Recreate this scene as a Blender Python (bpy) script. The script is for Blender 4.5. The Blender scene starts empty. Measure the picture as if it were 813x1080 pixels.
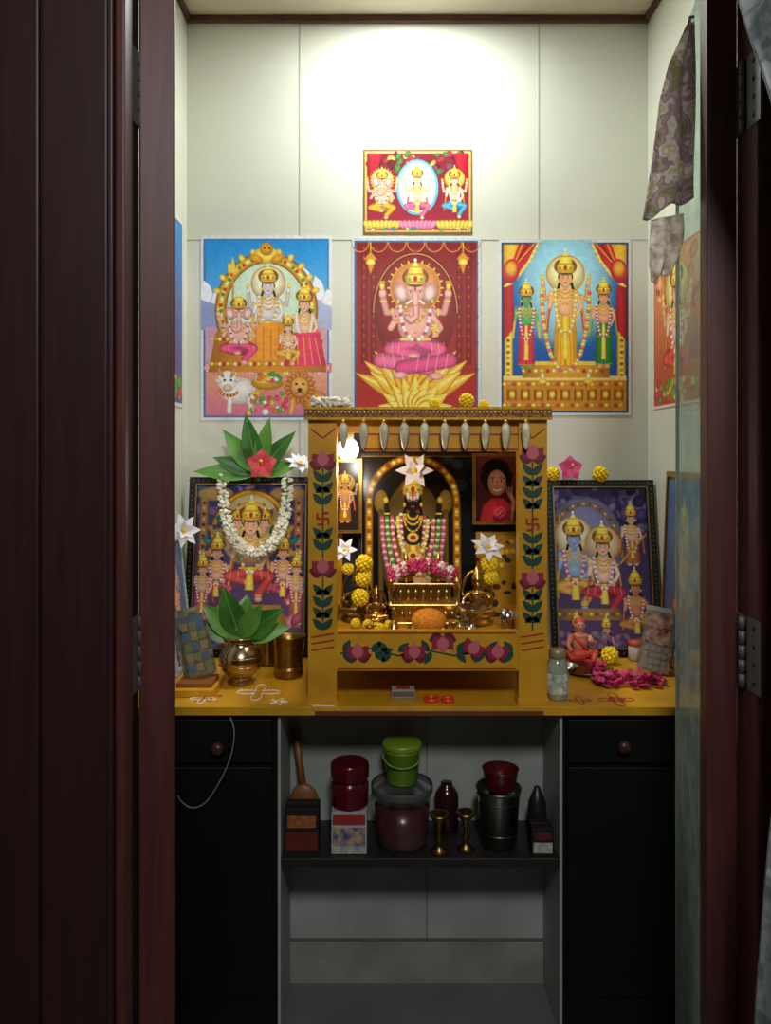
import bpy, math, random
import numpy as np
from mathutils import Vector, Matrix
random.seed(7); np.random.seed(7)
F=820.0; VX=405.0; VY=480.0; CZ=1.273
def X(px,Y): return (px-VX)*Y/F
def Z(py,Y): return CZ-(py-VY)*Y/F
def P(px,py,Y): return Vector((X(px,Y),Y,Z(py,Y)))
YB=2.24; XL=-.568; XR=.7596; ZC=2.535; ZT=.727
def hx(h):
    h=h.lstrip('#'); return tuple(int(h[i:i+2],16)/255 for i in (0,2,4))
def lin(c): return tuple((x/12.92 if x<=.04045 else ((x+.055)/1.055)**2.4) for x in c)
def L(h): return lin(hx(h))
# ---------------------------------------------------------------- materials
MC={}
def mat(name,col='#808080',rough=.5,metal=0,noise=0,ns=30,bump=0,emit=0,stretch=None,col2=None,trans=0,coat=0,spec=None):
    if name in MC: return MC[name]
    m=bpy.data.materials.new(name); m.use_nodes=True; nt=m.node_tree
    b=nt.nodes['Principled BSDF']; c=L(col)
    b.inputs['Base Color'].default_value=(*c,1); b.inputs['Roughness'].default_value=rough
    b.inputs['Metallic'].default_value=metal
    if trans: b.inputs['Transmission Weight'].default_value=trans
    if coat: b.inputs['Coat Weight'].default_value=coat; b.inputs['Coat Roughness'].default_value=.15
    if spec is not None: b.inputs['Specular IOR Level'].default_value=spec
    if emit: b.inputs['Emission Color'].default_value=(*c,1); b.inputs['Emission Strength'].default_value=emit
    if noise or bump or col2:
        tc=nt.nodes.new('ShaderNodeTexCoord'); mp=nt.nodes.new('ShaderNodeMapping')
        nt.links.new(tc.outputs['Object'],mp.inputs['Vector'])
        if stretch: mp.inputs['Scale'].default_value=stretch
        n=nt.nodes.new('ShaderNodeTexNoise'); n.inputs['Scale'].default_value=ns; n.inputs['Detail'].default_value=4
        nt.links.new(mp.outputs[0],n.inputs['Vector'])
        if noise or col2:
            r=nt.nodes.new('ShaderNodeValToRGB'); r.color_ramp.elements[0].position=.35; r.color_ramp.elements[1].position=.65
            c1=tuple(x*(1-noise) for x in c); c2=L(col2) if col2 else tuple(min(1,x*(1+noise*.6)) for x in c)
            r.color_ramp.elements[0].color=(*c1,1); r.color_ramp.elements[1].color=(*c2,1)
            nt.links.new(n.outputs['Fac'],r.inputs[0]); nt.links.new(r.outputs[0],b.inputs['Base Color'])
        if bump:
            bp=nt.nodes.new('ShaderNodeBump'); bp.inputs['Strength'].default_value=bump; bp.inputs['Distance'].default_value=.004
            nt.links.new(n.outputs['Fac'],bp.inputs['Height']); nt.links.new(bp.outputs[0],b.inputs['Normal'])
    MC[name]=m; return m
def printmat(name,rough=.35):
    if name in MC: return MC[name]
    m=bpy.data.materials.new(name); m.use_nodes=True; nt=m.node_tree; b=nt.nodes['Principled BSDF']
    a=nt.nodes.new('ShaderNodeAttribute'); a.attribute_name='Col'
    nt.links.new(a.outputs['Color'],b.inputs['Base Color']); b.inputs['Roughness'].default_value=rough
    b.inputs['Specular IOR Level'].default_value=.3
    MC[name]=m; return m
def glassmat(name,tint,dif,fac,gl=.06,low=None):
    m=bpy.data.materials.new(name); m.use_nodes=True; nt=m.node_tree; nt.nodes.clear()
    o=nt.nodes.new('ShaderNodeOutputMaterial'); t=nt.nodes.new('ShaderNodeBsdfTransparent'); t.inputs[0].default_value=(*tint,1)
    d=nt.nodes.new('ShaderNodeBsdfDiffuse'); d.inputs[0].default_value=(*dif,1)
    g=nt.nodes.new('ShaderNodeBsdfGlossy'); g.inputs[0].default_value=(1,1,1,1); g.inputs['Roughness'].default_value=.04
    m1=nt.nodes.new('ShaderNodeMixShader'); m2=nt.nodes.new('ShaderNodeMixShader')
    tc=nt.nodes.new('ShaderNodeTexCoord'); n=nt.nodes.new('ShaderNodeTexNoise'); n.inputs['Scale'].default_value=14; n.inputs['Detail'].default_value=5
    nt.links.new(tc.outputs['Object'],n.inputs['Vector'])
    mr=nt.nodes.new('ShaderNodeMapRange'); mr.inputs['From Min'].default_value=.4; mr.inputs['From Max'].default_value=.65
    mr.inputs['To Min'].default_value=fac*.5; mr.inputs['To Max'].default_value=fac*1.5
    nt.links.new(n.outputs['Fac'],mr.inputs['Value']); out=mr.outputs[0]
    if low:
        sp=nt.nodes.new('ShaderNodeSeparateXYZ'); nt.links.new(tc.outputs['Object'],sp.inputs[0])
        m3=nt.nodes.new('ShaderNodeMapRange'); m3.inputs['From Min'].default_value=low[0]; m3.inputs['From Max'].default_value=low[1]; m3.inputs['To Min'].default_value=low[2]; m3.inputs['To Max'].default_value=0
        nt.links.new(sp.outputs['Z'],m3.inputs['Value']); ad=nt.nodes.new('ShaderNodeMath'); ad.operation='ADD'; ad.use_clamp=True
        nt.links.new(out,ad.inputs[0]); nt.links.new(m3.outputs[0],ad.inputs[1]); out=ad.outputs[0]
    nt.links.new(out,m1.inputs[0])
    nt.links.new(t.outputs[0],m1.inputs[1]); nt.links.new(d.outputs[0],m1.inputs[2])
    m2.inputs[0].default_value=gl; nt.links.new(m1.outputs[0],m2.inputs[1]); nt.links.new(g.outputs[0],m2.inputs[2])
    nt.links.new(m2.outputs[0],o.inputs[0]); return m
# ---------------------------------------------------------------- builder
def basis(n):
    n=n.normalized(); a=Vector((0,0,1)) if abs(n.z)<.9 else Vector((1,0,0))
    u=a.cross(n).normalized(); return u,n.cross(u),n
class B:
    def __init__(s,name): s.name=name; s.v=[]; s.f=[]; s.m=[]; s.sm=[]; s.mats=[]
    def mi(s,m):
        if m not in s.mats: s.mats.append(m)
        return s.mats.index(m)
    def add(s,vs,fs,m,smooth=True,M=None):
        o=len(s.v); k=s.mi(m)
        for q in vs:
            q=Vector(q); s.v.append(tuple(M@q if M is not None else q))
        for f in fs: s.f.append(tuple(i+o for i in f)); s.m.append(k); s.sm.append(smooth)
    def box(s,a,b,m,M=None):
        x0,y0,z0=a; x1,y1,z1=b
        s.add([(x0,y0,z0),(x1,y0,z0),(x1,y1,z0),(x0,y1,z0),(x0,y0,z1),(x1,y0,z1),(x1,y1,z1),(x0,y1,z1)],
              [(0,3,2,1),(4,5,6,7),(0,1,5,4),(1,2,6,5),(2,3,7,6),(3,0,4,7)],m,False,M)
    def cbox(s,c,d,m,M=None):
        s.box([c[i]-d[i]/2 for i in range(3)],[c[i]+d[i]/2 for i in range(3)],m,M)
    def lathe(s,c,prof,m,seg=24,M=None,sx=1,sy=1,flute=0,nf=12):
        vs=[];fs=[]; c=Vector(c)
        for r,z in prof:
            for i in range(seg):
                a=2*math.pi*i/seg; rr=r*(1+flute*math.cos(nf*a))
                vs.append(Vector((rr*math.cos(a)*sx,rr*math.sin(a)*sy,z)))
        if M is not None: vs=[M@q for q in vs]
        vs=[q+c for q in vs]
        for j in range(len(prof)-1):
            for i in range(seg):
                k=(i+1)%seg; fs.append((j*seg+i,j*seg+k,(j+1)*seg+k,(j+1)*seg+i))
        s.add(vs,fs,m)
    def ell(s,c,r,m,R=None,seg=12,rings=8):
        if not hasattr(r,'__len__'): r=(r,r,r)
        vs=[];fs=[]; c=Vector(c)
        for j in range(rings+1):
            p=math.pi*j/rings
            if j in(0,rings):
                vs.append(Vector((0,0,-r[2] if j==0 else r[2])))
            else:
                for i in range(seg):
                    a=2*math.pi*i/seg; vs.append(Vector((r[0]*math.sin(p)*math.cos(a),r[1]*math.sin(p)*math.sin(a),-r[2]*math.cos(p))))
        if R is not None: vs=[R@q for q in vs]
        vs=[q+c for q in vs]; n=len(vs)-1
        for i in range(seg):
            k=(i+1)%seg; fs.append((0,1+k,1+i)); fs.append((n,n-seg+i,n-seg+k))
            for j in range(rings-2): a=1+j*seg; fs.append((a+i,a+k,a+seg+k,a+seg+i))
        s.add(vs,fs,m)
    def tube(s,pts,r,m,seg=8,closed=False):
        pts=[Vector(p) for p in pts]; n=len(pts)
        rs=r if hasattr(r,'__len__') else [r]*n
        vs=[];fs=[];u=None
        for i,p in enumerate(pts):
            t=(pts[min(i+1,n-1)]-pts[max(i-1,0)])
            if t.length<1e-9: t=Vector((0,0,1))
            t.normalize()
            if u is None: u,w,_=basis(t)
            else:
                u=(u-t*u.dot(t)); u=u.normalized() if u.length>1e-6 else basis(t)[0]
            w=t.cross(u)
            for k in range(seg):
                a=2*math.pi*k/seg; vs.append(p+(u*math.cos(a)+w*math.sin(a))*rs[i])
        for i in range(n-1):
            for k in range(seg):
                q=(k+1)%seg; fs.append((i*seg+k,i*seg+q,(i+1)*seg+q,(i+1)*seg+k))
        fs.append(tuple(range(seg))[::-1]); fs.append(tuple((n-1)*seg+k for k in range(seg)))
        s.add(vs,fs,m)
    def prism(s,poly,y0,y1,m):
        n=len(poly); vs=[(x,y0,z) for x,z in poly]+[(x,y1,z) for x,z in poly]
        fs=[tuple(range(n)),tuple(range(2*n-1,n-1,-1))]+[(i,i+n,(i+1)%n+n,(i+1)%n) for i in range(n)]
        s.add(vs,fs,m,False)
    def leaf(s,base,d,nrm,Lg,w,m,droop=.2,fold=.25,nu=8,pw=.8,cup=0):
        base=Vector(base); d=Vector(d).normalized(); nrm=Vector(nrm); nrm=(nrm-d*nrm.dot(d)).normalized(); sd=d.cross(nrm)
        vs=[];fs=[]
        for i in range(nu+1):
            t=i/nu; wd=w*max(.03,math.sin(math.pi*min(1,t)**pw)); c=base+d*(Lg*t)-nrm*(droop*Lg*t*t)
            for j in (-1,-.5,0,.5,1):
                vs.append(c+sd*(wd*j/2)+nrm*(fold*wd*abs(j)/2))
        for i in range(nu):
            for j in range(4): a=i*5+j; fs.append((a,a+1,a+6,a+5))
        s.add(vs,fs,m)
    def puff(s,c,r,m,m2=None,n=46,pr=.3,hemi=False,sq=1):
        c=Vector(c); s.ell(c,(r*.8,r*.8,r*.8*sq),m2 or m,seg=8,rings=6)
        for i in range(n):
            z=1-2*(i+.5)/n
            a=i*2.39996; q=math.sqrt(1-z*z); d=Vector((q*math.cos(a),q*math.sin(a),z*sq))
            R=d.normalized().to_track_quat('Z','Y').to_matrix()
            s.ell(c+d*r*.78,(r*pr,r*pr*.6,r*.25),m if i%3 else (m2 or m),R=R@Matrix.Rotation(random.random()*3,3,'Z'),seg=6,rings=4)
    def petals(s,c,n,Lg,w,m,face=(0,-1,0),cone=.4,droop=.3,core=None,rot=0):
        c=Vector(c); u,w_,nn=basis(Vector(face))
        for i in range(n):
            a=rot+2*math.pi*i/n; d=(u*math.cos(a)+w_*math.sin(a))+nn*cone
            s.leaf(c,d,nn,Lg,w,m,droop=droop,fold=.15,nu=6,pw=.75)
        if core: s.ell(c+nn*Lg*.15,Lg*.14,core,seg=8,rings=6)
    def done(s,bevel=0,parent=None,remesh=0,center=True):
        c=Vector((0,0,0))
        if center and s.v:
            a=np.array(s.v); c=Vector(((a[:,0].min()+a[:,0].max())/2,(a[:,1].min()+a[:,1].max())/2,a[:,2].min()))
        me=bpy.data.meshes.new(s.name); me.from_pydata([tuple(Vector(q)-c) for q in s.v],[],s.f)
        for m in s.mats: me.materials.append(m)
        me.polygons.foreach_set('material_index',s.m); me.polygons.foreach_set('use_smooth',s.sm); me.update()
        o=bpy.data.objects.new(s.name,me); o.location=c; bpy.context.scene.collection.objects.link(o)
        if remesh:
            r=o.modifiers.new('r','REMESH'); r.mode='VOXEL'; r.voxel_size=remesh; r.use_smooth_shade=True
        if bevel:
            b=o.modifiers.new('b','BEVEL'); b.width=bevel; b.segments=2; b.limit_method='ANGLE'; b.angle_limit=math.radians(50)
        if parent: o.parent=parent
        return o
# ---------------------------------------------------------------- 2-D print painter
class Cv:
    def __init__(s,x0,y0,x1,y1,res=2,bg='#ffffff'):
        s.x0,s.y0,s.x1,s.y1,s.res=x0,y0,x1,y1,res; s.gain=1.0; s.des=.04; s.nz=.03
        s.w=int((x1-x0)*res); s.h=int((y1-y0)*res)
        s.a=np.ones((s.h,s.w,3))*np.array(hx(bg))
        s.gx=x0+(np.arange(s.w)+.5)/res; s.gy=y0+(np.arange(s.h)+.5)/res
    def win(s,xa,ya,xb,yb):
        i0=max(0,int((ya-s.y0)*s.res)-2); i1=min(s.h,int((yb-s.y0)*s.res)+3); j0=max(0,int((xa-s.x0)*s.res)-2); j1=min(s.w,int((xb-s.x0)*s.res)+3)
        if i1<=i0 or j1<=j0: return None
        return slice(i0,i1),slice(j0,j1),s.gx[j0:j1][None,:],s.gy[i0:i1][:,None]
    def put(s,W,m,col,sh=None):
        c=np.array(hx(col)) if isinstance(col,str) else np.array(col)
        col=c[None,None,:]*(sh[...,None] if sh is not None else 1)
        reg=s.a[W[0],W[1]]; s.a[W[0],W[1]]=reg*(1-m[...,None])+np.clip(col,0,1)*m[...,None]
    def ell(s,cx,cy,rx,ry,col,ang=0,sh=.3,soft=1):
        R=max(rx,ry); W=s.win(cx-R,cy-R,cx+R,cy+R)
        if not W: return
        dx=W[2]-cx; dy=W[3]-cy; ca,sa=math.cos(ang),math.sin(ang)
        u=(dx*ca+dy*sa)/rx; v=(-dx*sa+dy*ca)/ry; d=np.sqrt(u*u+v*v)
        m=np.clip((1-d)*min(rx,ry)*s.res/soft+.5,0,1); f=1+sh*.35-sh*(d**2)-sh*.3*v
        s.put(W,m,col,f)
    def poly(s,pts,col,sh=0):
        xs=[p[0] for p in pts]; ys=[p[1] for p in pts]; W=s.win(min(xs),min(ys),max(xs),max(ys))
        if not W: return
        ins=np.zeros((W[3].shape[0],W[2].shape[1]),bool); n=len(pts)
        for i in range(n):
            x1,y1=pts[i]; x2,y2=pts[(i+1)%n]
            if y1==y2: continue
            c=((W[3]>y1)!=(W[3]>y2))&(W[2]<(x2-x1)*(W[3]-y1)/(y2-y1)+x1); ins^=c
        shd=None
        if sh:
            mx=(min(xs)+max(xs))/2; hw=max(1,(max(xs)-min(xs))/2); shd=1+sh*.3-sh*((W[2]-mx)/hw)**2+0*W[3]
        s.put(W,ins.astype(float),col,shd)
    def rect(s,xa,ya,xb,yb,col,sh=0): s.poly([(xa,ya),(xb,ya),(xb,yb),(xa,yb)],col,sh)
    def line(s,pts,w,col,sh=.3):
        w=w/2; xs=[p[0] for p in pts]; ys=[p[1] for p in pts]; W=s.win(min(xs)-w,min(ys)-w,max(xs)+w,max(ys)+w)
        if not W: return
        D=None
        for (x1,y1),(x2,y2) in zip(pts[:-1],pts[1:]):
            vx,vy=x2-x1,y2-y1; l=vx*vx+vy*vy+1e-9
            t=np.clip(((W[2]-x1)*vx+(W[3]-y1)*vy)/l,0,1); d=np.hypot(W[2]-x1-t*vx,W[3]-y1-t*vy)
            D=d if D is None else np.minimum(D,d)
        m=np.clip((w-D)*s.res+.5,0,1); s.put(W,m,col,1+sh*.3-sh*(D/w)**2)
    def ring(s,cx,cy,rx,ry,w,col,a0=0,a1=360,n=40):
        s.line([(cx+rx*math.cos(math.radians(a0+(a1-a0)*i/n)),cy+ry*math.sin(math.radians(a0+(a1-a0)*i/n))) for i in range(n+1)],w,col)
    def vgrad(s,xa,ya,xb,yb,c1,c2):
        W=s.win(xa+1,ya+1,xb-1,yb-1); t=np.clip((W[3]-ya)/(yb-ya),0,1)[...,None]+0*W[2][...,None]
        s.a[W[0],W[1]]=np.array(hx(c1))*(1-t)+np.array(hx(c2))*t
    def beads(s,pts,r,cols,step):
        k=0
        for (x1,y1),(x2,y2) in zip(pts[:-1],pts[1:]):
            l=math.hypot(x2-x1,y2-y1); n=max(1,int(l/step))
            for i in range(n): s.ell(x1+(x2-x1)*i/n,y1+(y2-y1)*i/n,r,r,cols[k%len(cols)]); k+=1
    def sprinkle(s,n,xa,ya,xb,yb,cols,r0,r1):
        for i in range(n):
            s.ell(random.uniform(xa,xb),random.uniform(ya,yb),random.uniform(r0,r1),random.uniform(r0,r1),random.choice(cols),ang=random.random()*3)
    def ucurve(s,cx,y0,hw,dep,n=14):
        return [(cx-hw*math.cos(math.pi*i/n),y0+dep*math.sin(math.pi*i/n)) for i in range(n+1)]
    def flower(s,x,y,r,col,core='#ffe070',n=6):
        for i in range(n): a=6.283*i/n; s.ell(x+r*.6*math.cos(a),y+r*.6*math.sin(a),r*.5,r*.38,col,ang=a,sh=.5)
        s.ell(x,y,r*.3,r*.3,core)
    def fin(s):
        a=s.a.copy()
        p=np.pad(a,((1,1),(1,1),(0,0)),mode='edge')
        a=(p[:-2,1:-1]+p[2:,1:-1]+p[1:-1,:-2]+p[1:-1,2:]+4*p[1:-1,1:-1])/8
        g=a.mean(-1,keepdims=True); a=a*(1-s.des)+g*s.des
        for k,am in ((3,s.nz*.5),(9,s.nz)):
            n=np.random.rand(s.h//k+2,s.w//k+2,1)-.5; n=np.repeat(np.repeat(n,k,0),k,1)[:s.h,:s.w]
            for _ in range(3):
                q=np.pad(n,((1,1),(1,1),(0,0)),mode='edge'); n=(q[:-2,1:-1]+q[2:,1:-1]+q[1:-1,:-2]+q[1:-1,2:]+q[1:-1,1:-1])/5
            a=a*(1+n*2*am)
        return np.clip(a*s.gain,0,1)
G1,G2,G3='#f9d54c','#e09a22','#9a5c16'
def crown(c,x,y,s,h=1.3):
    c.ell(x,y-.35*s,.66*s,.5*s,G3,sh=.3)
    c.poly([(x-.42*s,y),(x-.54*s,y-.35*s),(x-.4*s,y-.5*s),(x-.34*s,y-h*s*.62),(x-.14*s,y-h*s*.8),(x,y-h*s),(x+.14*s,y-h*s*.8),(x+.34*s,y-h*s*.62),(x+.4*s,y-.5*s),(x+.54*s,y-.35*s),(x+.42*s,y)],G1,.5)
    c.line([(x-.46*s,y-.1*s),(x+.46*s,y-.1*s)],.12*s,G2); c.line([(x-.34*s,y-.5*s),(x+.34*s,y-.5*s)],.07*s,G2); c.line([(x-.22*s,y-h*s*.72),(x+.22*s,y-h*s*.72)],.06*s,G2)
    c.ell(x,y-.28*s,.1*s,.14*s,'#d02040'); c.ell(x,y-h*s,.08*s,.1*s,'#ffffff')
    for k in (-.3,.3): c.ell(x+k*s,y-.25*s,.06*s,.06*s,'#30a050')
def face(c,x,y,s,skin,hair='#2a1810'):
    c.ell(x,y-.04*s,.44*s,.54*s,hair); c.ell(x,y,.38*s,.5*s,skin,sh=.2); c.ell(x,y+.2*s,.26*s,.3*s,skin,sh=.1)
    hs=hx(skin); bl=tuple(min(1,v*f) for v,f in zip(hs,(1.02,.85,.82))); lt=tuple(min(1,v*1.06) for v in hs)
    c.ell(x,y-.2*s,.2*s,.12*s,lt,sh=0,soft=3)
    for k in (-1,1):
        c.ell(x+k*.2*s,y+.12*s,.1*s,.08*s,bl,sh=0,soft=3)
        c.ell(x+k*.15*s,y-.05*s,.085*s,.038*s,'#f4ece4',sh=0); c.ell(x+k*.15*s,y-.05*s,.038*s,.04*s,'#201410',sh=0)
        c.line([(x+k*.07*s,y-.15*s),(x+k*.16*s,y-.18*s),(x+k*.25*s,y-.14*s)],.03*s,tuple(v*.4 for v in hs)); c.ell(x+k*.42*s,y+.15*s,.07*s,.12*s,G1)
    c.line([(x+.01*s,y-.02*s),(x+.03*s,y+.12*s)],.04*s,tuple(v*.84 for v in hs))
    c.ell(x,y+.25*s,.1*s,.04*s,'#c83848',sh=0); c.ell(x,y-.26*s,.035*s,.08*s,'#c01020',sh=0)
def deity(c,x,y,s,skin='#f2b78c',dress='#e07a20',trim='#ffd447',seated=True,halo=None,arms=4,gar=('#ffffff','#f06080'),sash='#d02040',crn=1.3,ln=4.9):
    dk=tuple(v*.87 for v in hx(skin)); dd=tuple(v*.78 for v in hx(dress))
    if halo:
        c.ell(x,y-.25*s,1.1*s,1.1*s,halo,sh=.35); c.ring(x,y-.25*s,1.1*s,1.1*s,.08*s,G2)
    if arms==4:
        for k in (-1,1):
            c.line([(x+k*.5*s,y+.85*s),(x+k*1.2*s,y+1.2*s),(x+k*1.3*s,y+.4*s)],.25*s,dk)
            c.ell(x+k*1.32*s,y+.25*s,.14*s,.2*s,skin); c.ell(x+k*1.36*s,y-.08*s,.13*s,.17*s,G1)
            c.line([(x+k*1.2*s,y+.6*s),(x+k*1.42*s,y+.6*s)],.09*s,G1); c.line([(x+k*1.0*s,y+1.0*s),(x+k*.95*s,y+1.25*s)],.09*s,G1)
    for k in (-1,1):
        c.line([(x+k*.36*s,y+.3*s),(x+k*.48*s,y+.8*s)],.14*s,'#241812')
        c.line([(x+k*.6*s,y+.8*s),(x+k*.98*s,y+1.9*s),(x+k*1.12*s,y+3.2*s)],.18*s,sash); c.line([(x+k*.64*s,y+.8*s),(x+k*1.02*s,y+1.9*s),(x+k*1.16*s,y+3.2*s)],.05*s,G1)
    if seated:
        c.ell(x,y+2.7*s,1.3*s,.5*s,dd); c.line([(x-.2*s,y+2.5*s),(x-1.2*s,y+2.75*s),(x-.1*s,y+3.05*s)],.48*s,dress,.4) 
        c.line([(x+.2*s,y+2.5*s),(x+1.15*s,y+2.75*s),(x+.5*s,y+3.7*s)],.46*s,dress,.4)
        c.ell(x+.5*s,y+4.0*s,.2*s,.16*s,skin); c.ell(x-.05*s,y+3.1*s,.28*s,.14*s,skin); c.line([(x+.32*s,y+3.8*s),(x+.68*s,y+3.8*s)],.07*s,G1)
        for k in (-1.0,-.6,.6,1.0): c.line([(x+k*s,y+2.45*s),(x+k*1.08*s,y+2.95*s)],.035*s,trim)
        c.line([(x-.55*s,y+2.3*s),(x+.55*s,y+2.3*s)],.13*s,G1); c.poly([(x-.12*s,y+2.3*s),(x+.12*s,y+2.3*s),(x+.26*s,y+3.5*s),(x-.26*s,y+3.5*s)],trim,.4)
    else:
        c.poly([(x-.46*s,y+1.9*s),(x+.46*s,y+1.9*s),(x+.62*s,y+2.8*s),(x+.72*s,y+(ln-.3)*s),(x+.66*s,y+ln*s),(x+.1*s,y+(ln-.15)*s),(x-.1*s,y+(ln-.15)*s),(x-.66*s,y+ln*s),(x-.72*s,y+(ln-.3)*s),(x-.62*s,y+2.8*s)],dress,.4)
        c.line([(x,y+2.6*s),(x,y+(ln-.1)*s)],.1*s,dd)
        for k in (-1,1):
            for q_ in (.3,.55): c.line([(x+k*q_*.7*s,y+2.1*s),(x+k*q_*s,y+(ln-.1)*s)],.03*s,dd)
            c.ell(x+k*.32*s,y+(ln+.1)*s,.24*s,.12*s,skin)
        c.poly([(x-.1*s,y+2*s),(x+.1*s,y+2*s),(x+.2*s,y+(ln-.5)*s),(x-.2*s,y+(ln-.5)*s)],trim,.4)
        for q in (.35,.96): c.line([(x-(.48+.22*q)*s,y+(1.9+(ln-1.9)*q)*s),(x,y+(1.97+(ln-1.9)*q)*s),(x+(.48+.22*q)*s,y+(1.9+(ln-1.9)*q)*s)],.07*s,G2)
        c.line([(x-.46*s,y+2*s),(x+.46*s,y+2*s)],.15*s,G1)
    c.poly([(x-.7*s,y+.75*s),(x-.2*s,y+.55*s),(x+.2*s,y+.55*s),(x+.7*s,y+.75*s),(x+.44*s,y+2*s),(x-.44*s,y+2*s)],skin,.3)
    c.ell(x,y+1.75*s,.46*s,.44*s,skin,sh=.2)
    c.rect(x-.16*s,y+.35*s,x+.16*s,y+.7*s,dk)
    for k,hy in ((-1,.95),(1,2.15)):
        c.line([(x+k*.66*s,y+.85*s),(x+k*.92*s,y+1.65*s),(x+k*(.85 if k<0 else .55)*s,y+hy*s+.1*s)],.27*s,skin,.4)
        c.ell(x+k*(.85 if k<0 else .5)*s,y+hy*s-.05*s,.15*s,.23*s,skin); c.line([(x+k*(.96 if k<0 else .7)*s,y+hy*s+.18*s),(x+k*(.74 if k<0 else .5)*s,y+hy*s+.22*s)],.08*s,G1)
        c.line([(x+k*.62*s,y+1.15*s),(x+k*.92*s,y+1.05*s)],.09*s,G1)
    for i,(hw,dp) in enumerate(((.26,.22),(.38,.5),(.46,.85))): c.beads(c.ucurve(x,y+.65*s,hw*s,dp*s),.055*s,[G1,G2],.08*s)
    c.beads(c.ucurve(x,y+.65*s,.6*s,(1.9 if seated else 2.7)*s),.1*s,list(gar),.13*s)
    face(c,x,y,s,skin); crown(c,x,y-.35*s,s,crn)
def ganesha(c,x,y,s,skin='#f0a9a0',dress='#d8407a',halo=None,trim='#ffd447'):
    hs=hx(skin); dk=tuple(v*.88 for v in hs); dd=tuple(v*.78 for v in hx(dress)); lt=tuple(min(1,v*1.05) for v in hs)
    if halo:
        c.ell(x,y-.2*s,1.3*s,1.3*s,halo,sh=.35); c.ring(x,y-.2*s,1.3*s,1.3*s,.09*s,G2)
        for i in range(24): a=6.283*i/24; c.ell(x+1.4*s*math.cos(a),y-.2*s+1.4*s*math.sin(a),.1*s,.05*s,G1,ang=a)
    for k in (-1,1):
        c.line([(x+k*.6*s,y+1.0*s),(x+k*1.5*s,y+1.1*s),(x+k*1.7*s,y+.3*s)],.34*s,dk); c.ell(x+k*1.72*s,y+.1*s,.2*s,.26*s,skin); c.ell(x+k*1.74*s,y-.3*s,.14*s,.24*s,G1); c.ell(x+k*1.74*s,y-.5*s,.2*s,.09*s,G2)
        c.line([(x+k*1.2*s,y+.9*s),(x+k*1.2*s,y+1.25*s)],.1*s,G1); c.line([(x+k*1.52*s,y+.5*s),(x+k*1.82*s,y+.5*s)],.09*s,G1)
    c.ell(x,y+2.95*s,1.55*s,.6*s,dd); c.line([(x-.2*s,y+2.7*s),(x-1.35*s,y+3*s),(x,y+3.3*s)],.58*s,dress,.4); c.line([(x+.3*s,y+2.7*s),(x+1.35*s,y+3*s),(x+.5*s,y+3.9*s)],.56*s,dress,.4)
    c.ell(x+.45*s,y+4.2*s,.26*s,.18*s,skin); c.ell(x-.1*s,y+3.4*s,.3*s,.16*s,skin)
    for k in (-1.2,-.85,.85,1.2): c.line([(x+k*s,y+2.7*s),(x+k*1.05*s,y+3.2*s)],.04*s,trim)
    c.ell(x,y+1.75*s,.92*s,.98*s,skin,sh=.25); c.ell(x-.15*s,y+1.9*s,.4*s,.4*s,lt,sh=0,soft=6); c.ell(x,y+2.15*s,.07*s,.05*s,dk)
    for k in (-1,1): c.line([(x+k*.8*s,y+1.1*s),(x+k*1.3*s,y+1.9*s),(x+k*1.05*s,y+(1.5 if k<0 else 2.2)*s)],.34*s,skin,.35); c.ell(x+k*1.05*s,y+(1.3 if k<0 else 2.15)*s,.19*s,.26*s,skin); c.line([(x+k*1.18*s,y+(1.62 if k<0 else 2.3)*s),(x+k*.9*s,y+(1.62 if k<0 else 2.35)*s)],.09*s,G1)
    c.ell(x-1.05*s,y+1.28*s,.06*s,.08*s,'#d02040'); c.flower(x+1.05*s,y+1.9*s,.26*s,'#f0c060')
    c.line([(x-.75*s,y+2.5*s),(x+.75*s,y+2.5*s)],.16*s,G1)
    c.beads(c.ucurve(x,y+.8*s,.5*s,.8*s),.08*s,[G1,G2],.11*s); c.beads(c.ucurve(x,y+.8*s,.78*s,1.75*s),.1*s,['#ffffff','#fff4f0','#e04060'],.13*s)
    for k in (-1,1): c.ell(x+k*.74*s,y+.05*s,.42*s,.56*s,dk,ang=k*.3); c.ell(x+k*.72*s,y+.1*s,.28*s,.4*s,'#f8cfc6',ang=k*.3); c.ell(x+k*.9*s,y+.5*s,.07*s,.12*s,G1)
    c.ell(x,y,.5*s,.58*s,skin,sh=.25); c.ell(x,y-.15*s,.3*s,.25*s,lt,sh=0,soft=5)
    c.line([(x,y+.15*s),(x+.03*s,y+.8*s),(x+.04*s,y+1.3*s),(x-.25*s,y+1.55*s),(x-.44*s,y+1.35*s)],.36*s,tuple(v*.72 for v in hs),.1); c.line([(x,y+.1*s),(x+.03*s,y+.8*s),(x+.04*s,y+1.28*s),(x-.24*s,y+1.5*s),(x-.42*s,y+1.33*s)],.28*s,skin,.4); c.line([(x,y+.1*s),(x+.01*s,y+.6*s)],.34*s,skin,.4)
    for k in (-1,1):
        c.line([(x+k*.2*s,y+.45*s),(x+k*.45*s,y+.62*s)],.1*s,'#fffff0'); c.ell(x+k*.25*s,y+.02*s,.08*s,.045*s,'#ffffff',sh=0); c.ell(x+k*.25*s,y+.02*s,.04*s,.045*s,'#201010',sh=0); c.line([(x+k*.15*s,y-.07*s),(x+k*.35*s,y-.05*s)],.03*s,'#804038')
    c.line([(x-.2*s,y-.3*s),(x,y-.26*s),(x+.2*s,y-.3*s)],.05*s,'#ffffff'); c.ell(x,y-.18*s,.05*s,.12*s,'#c01020')
    crown(c,x,y-.4*s,s*1.05,1.2)
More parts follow.
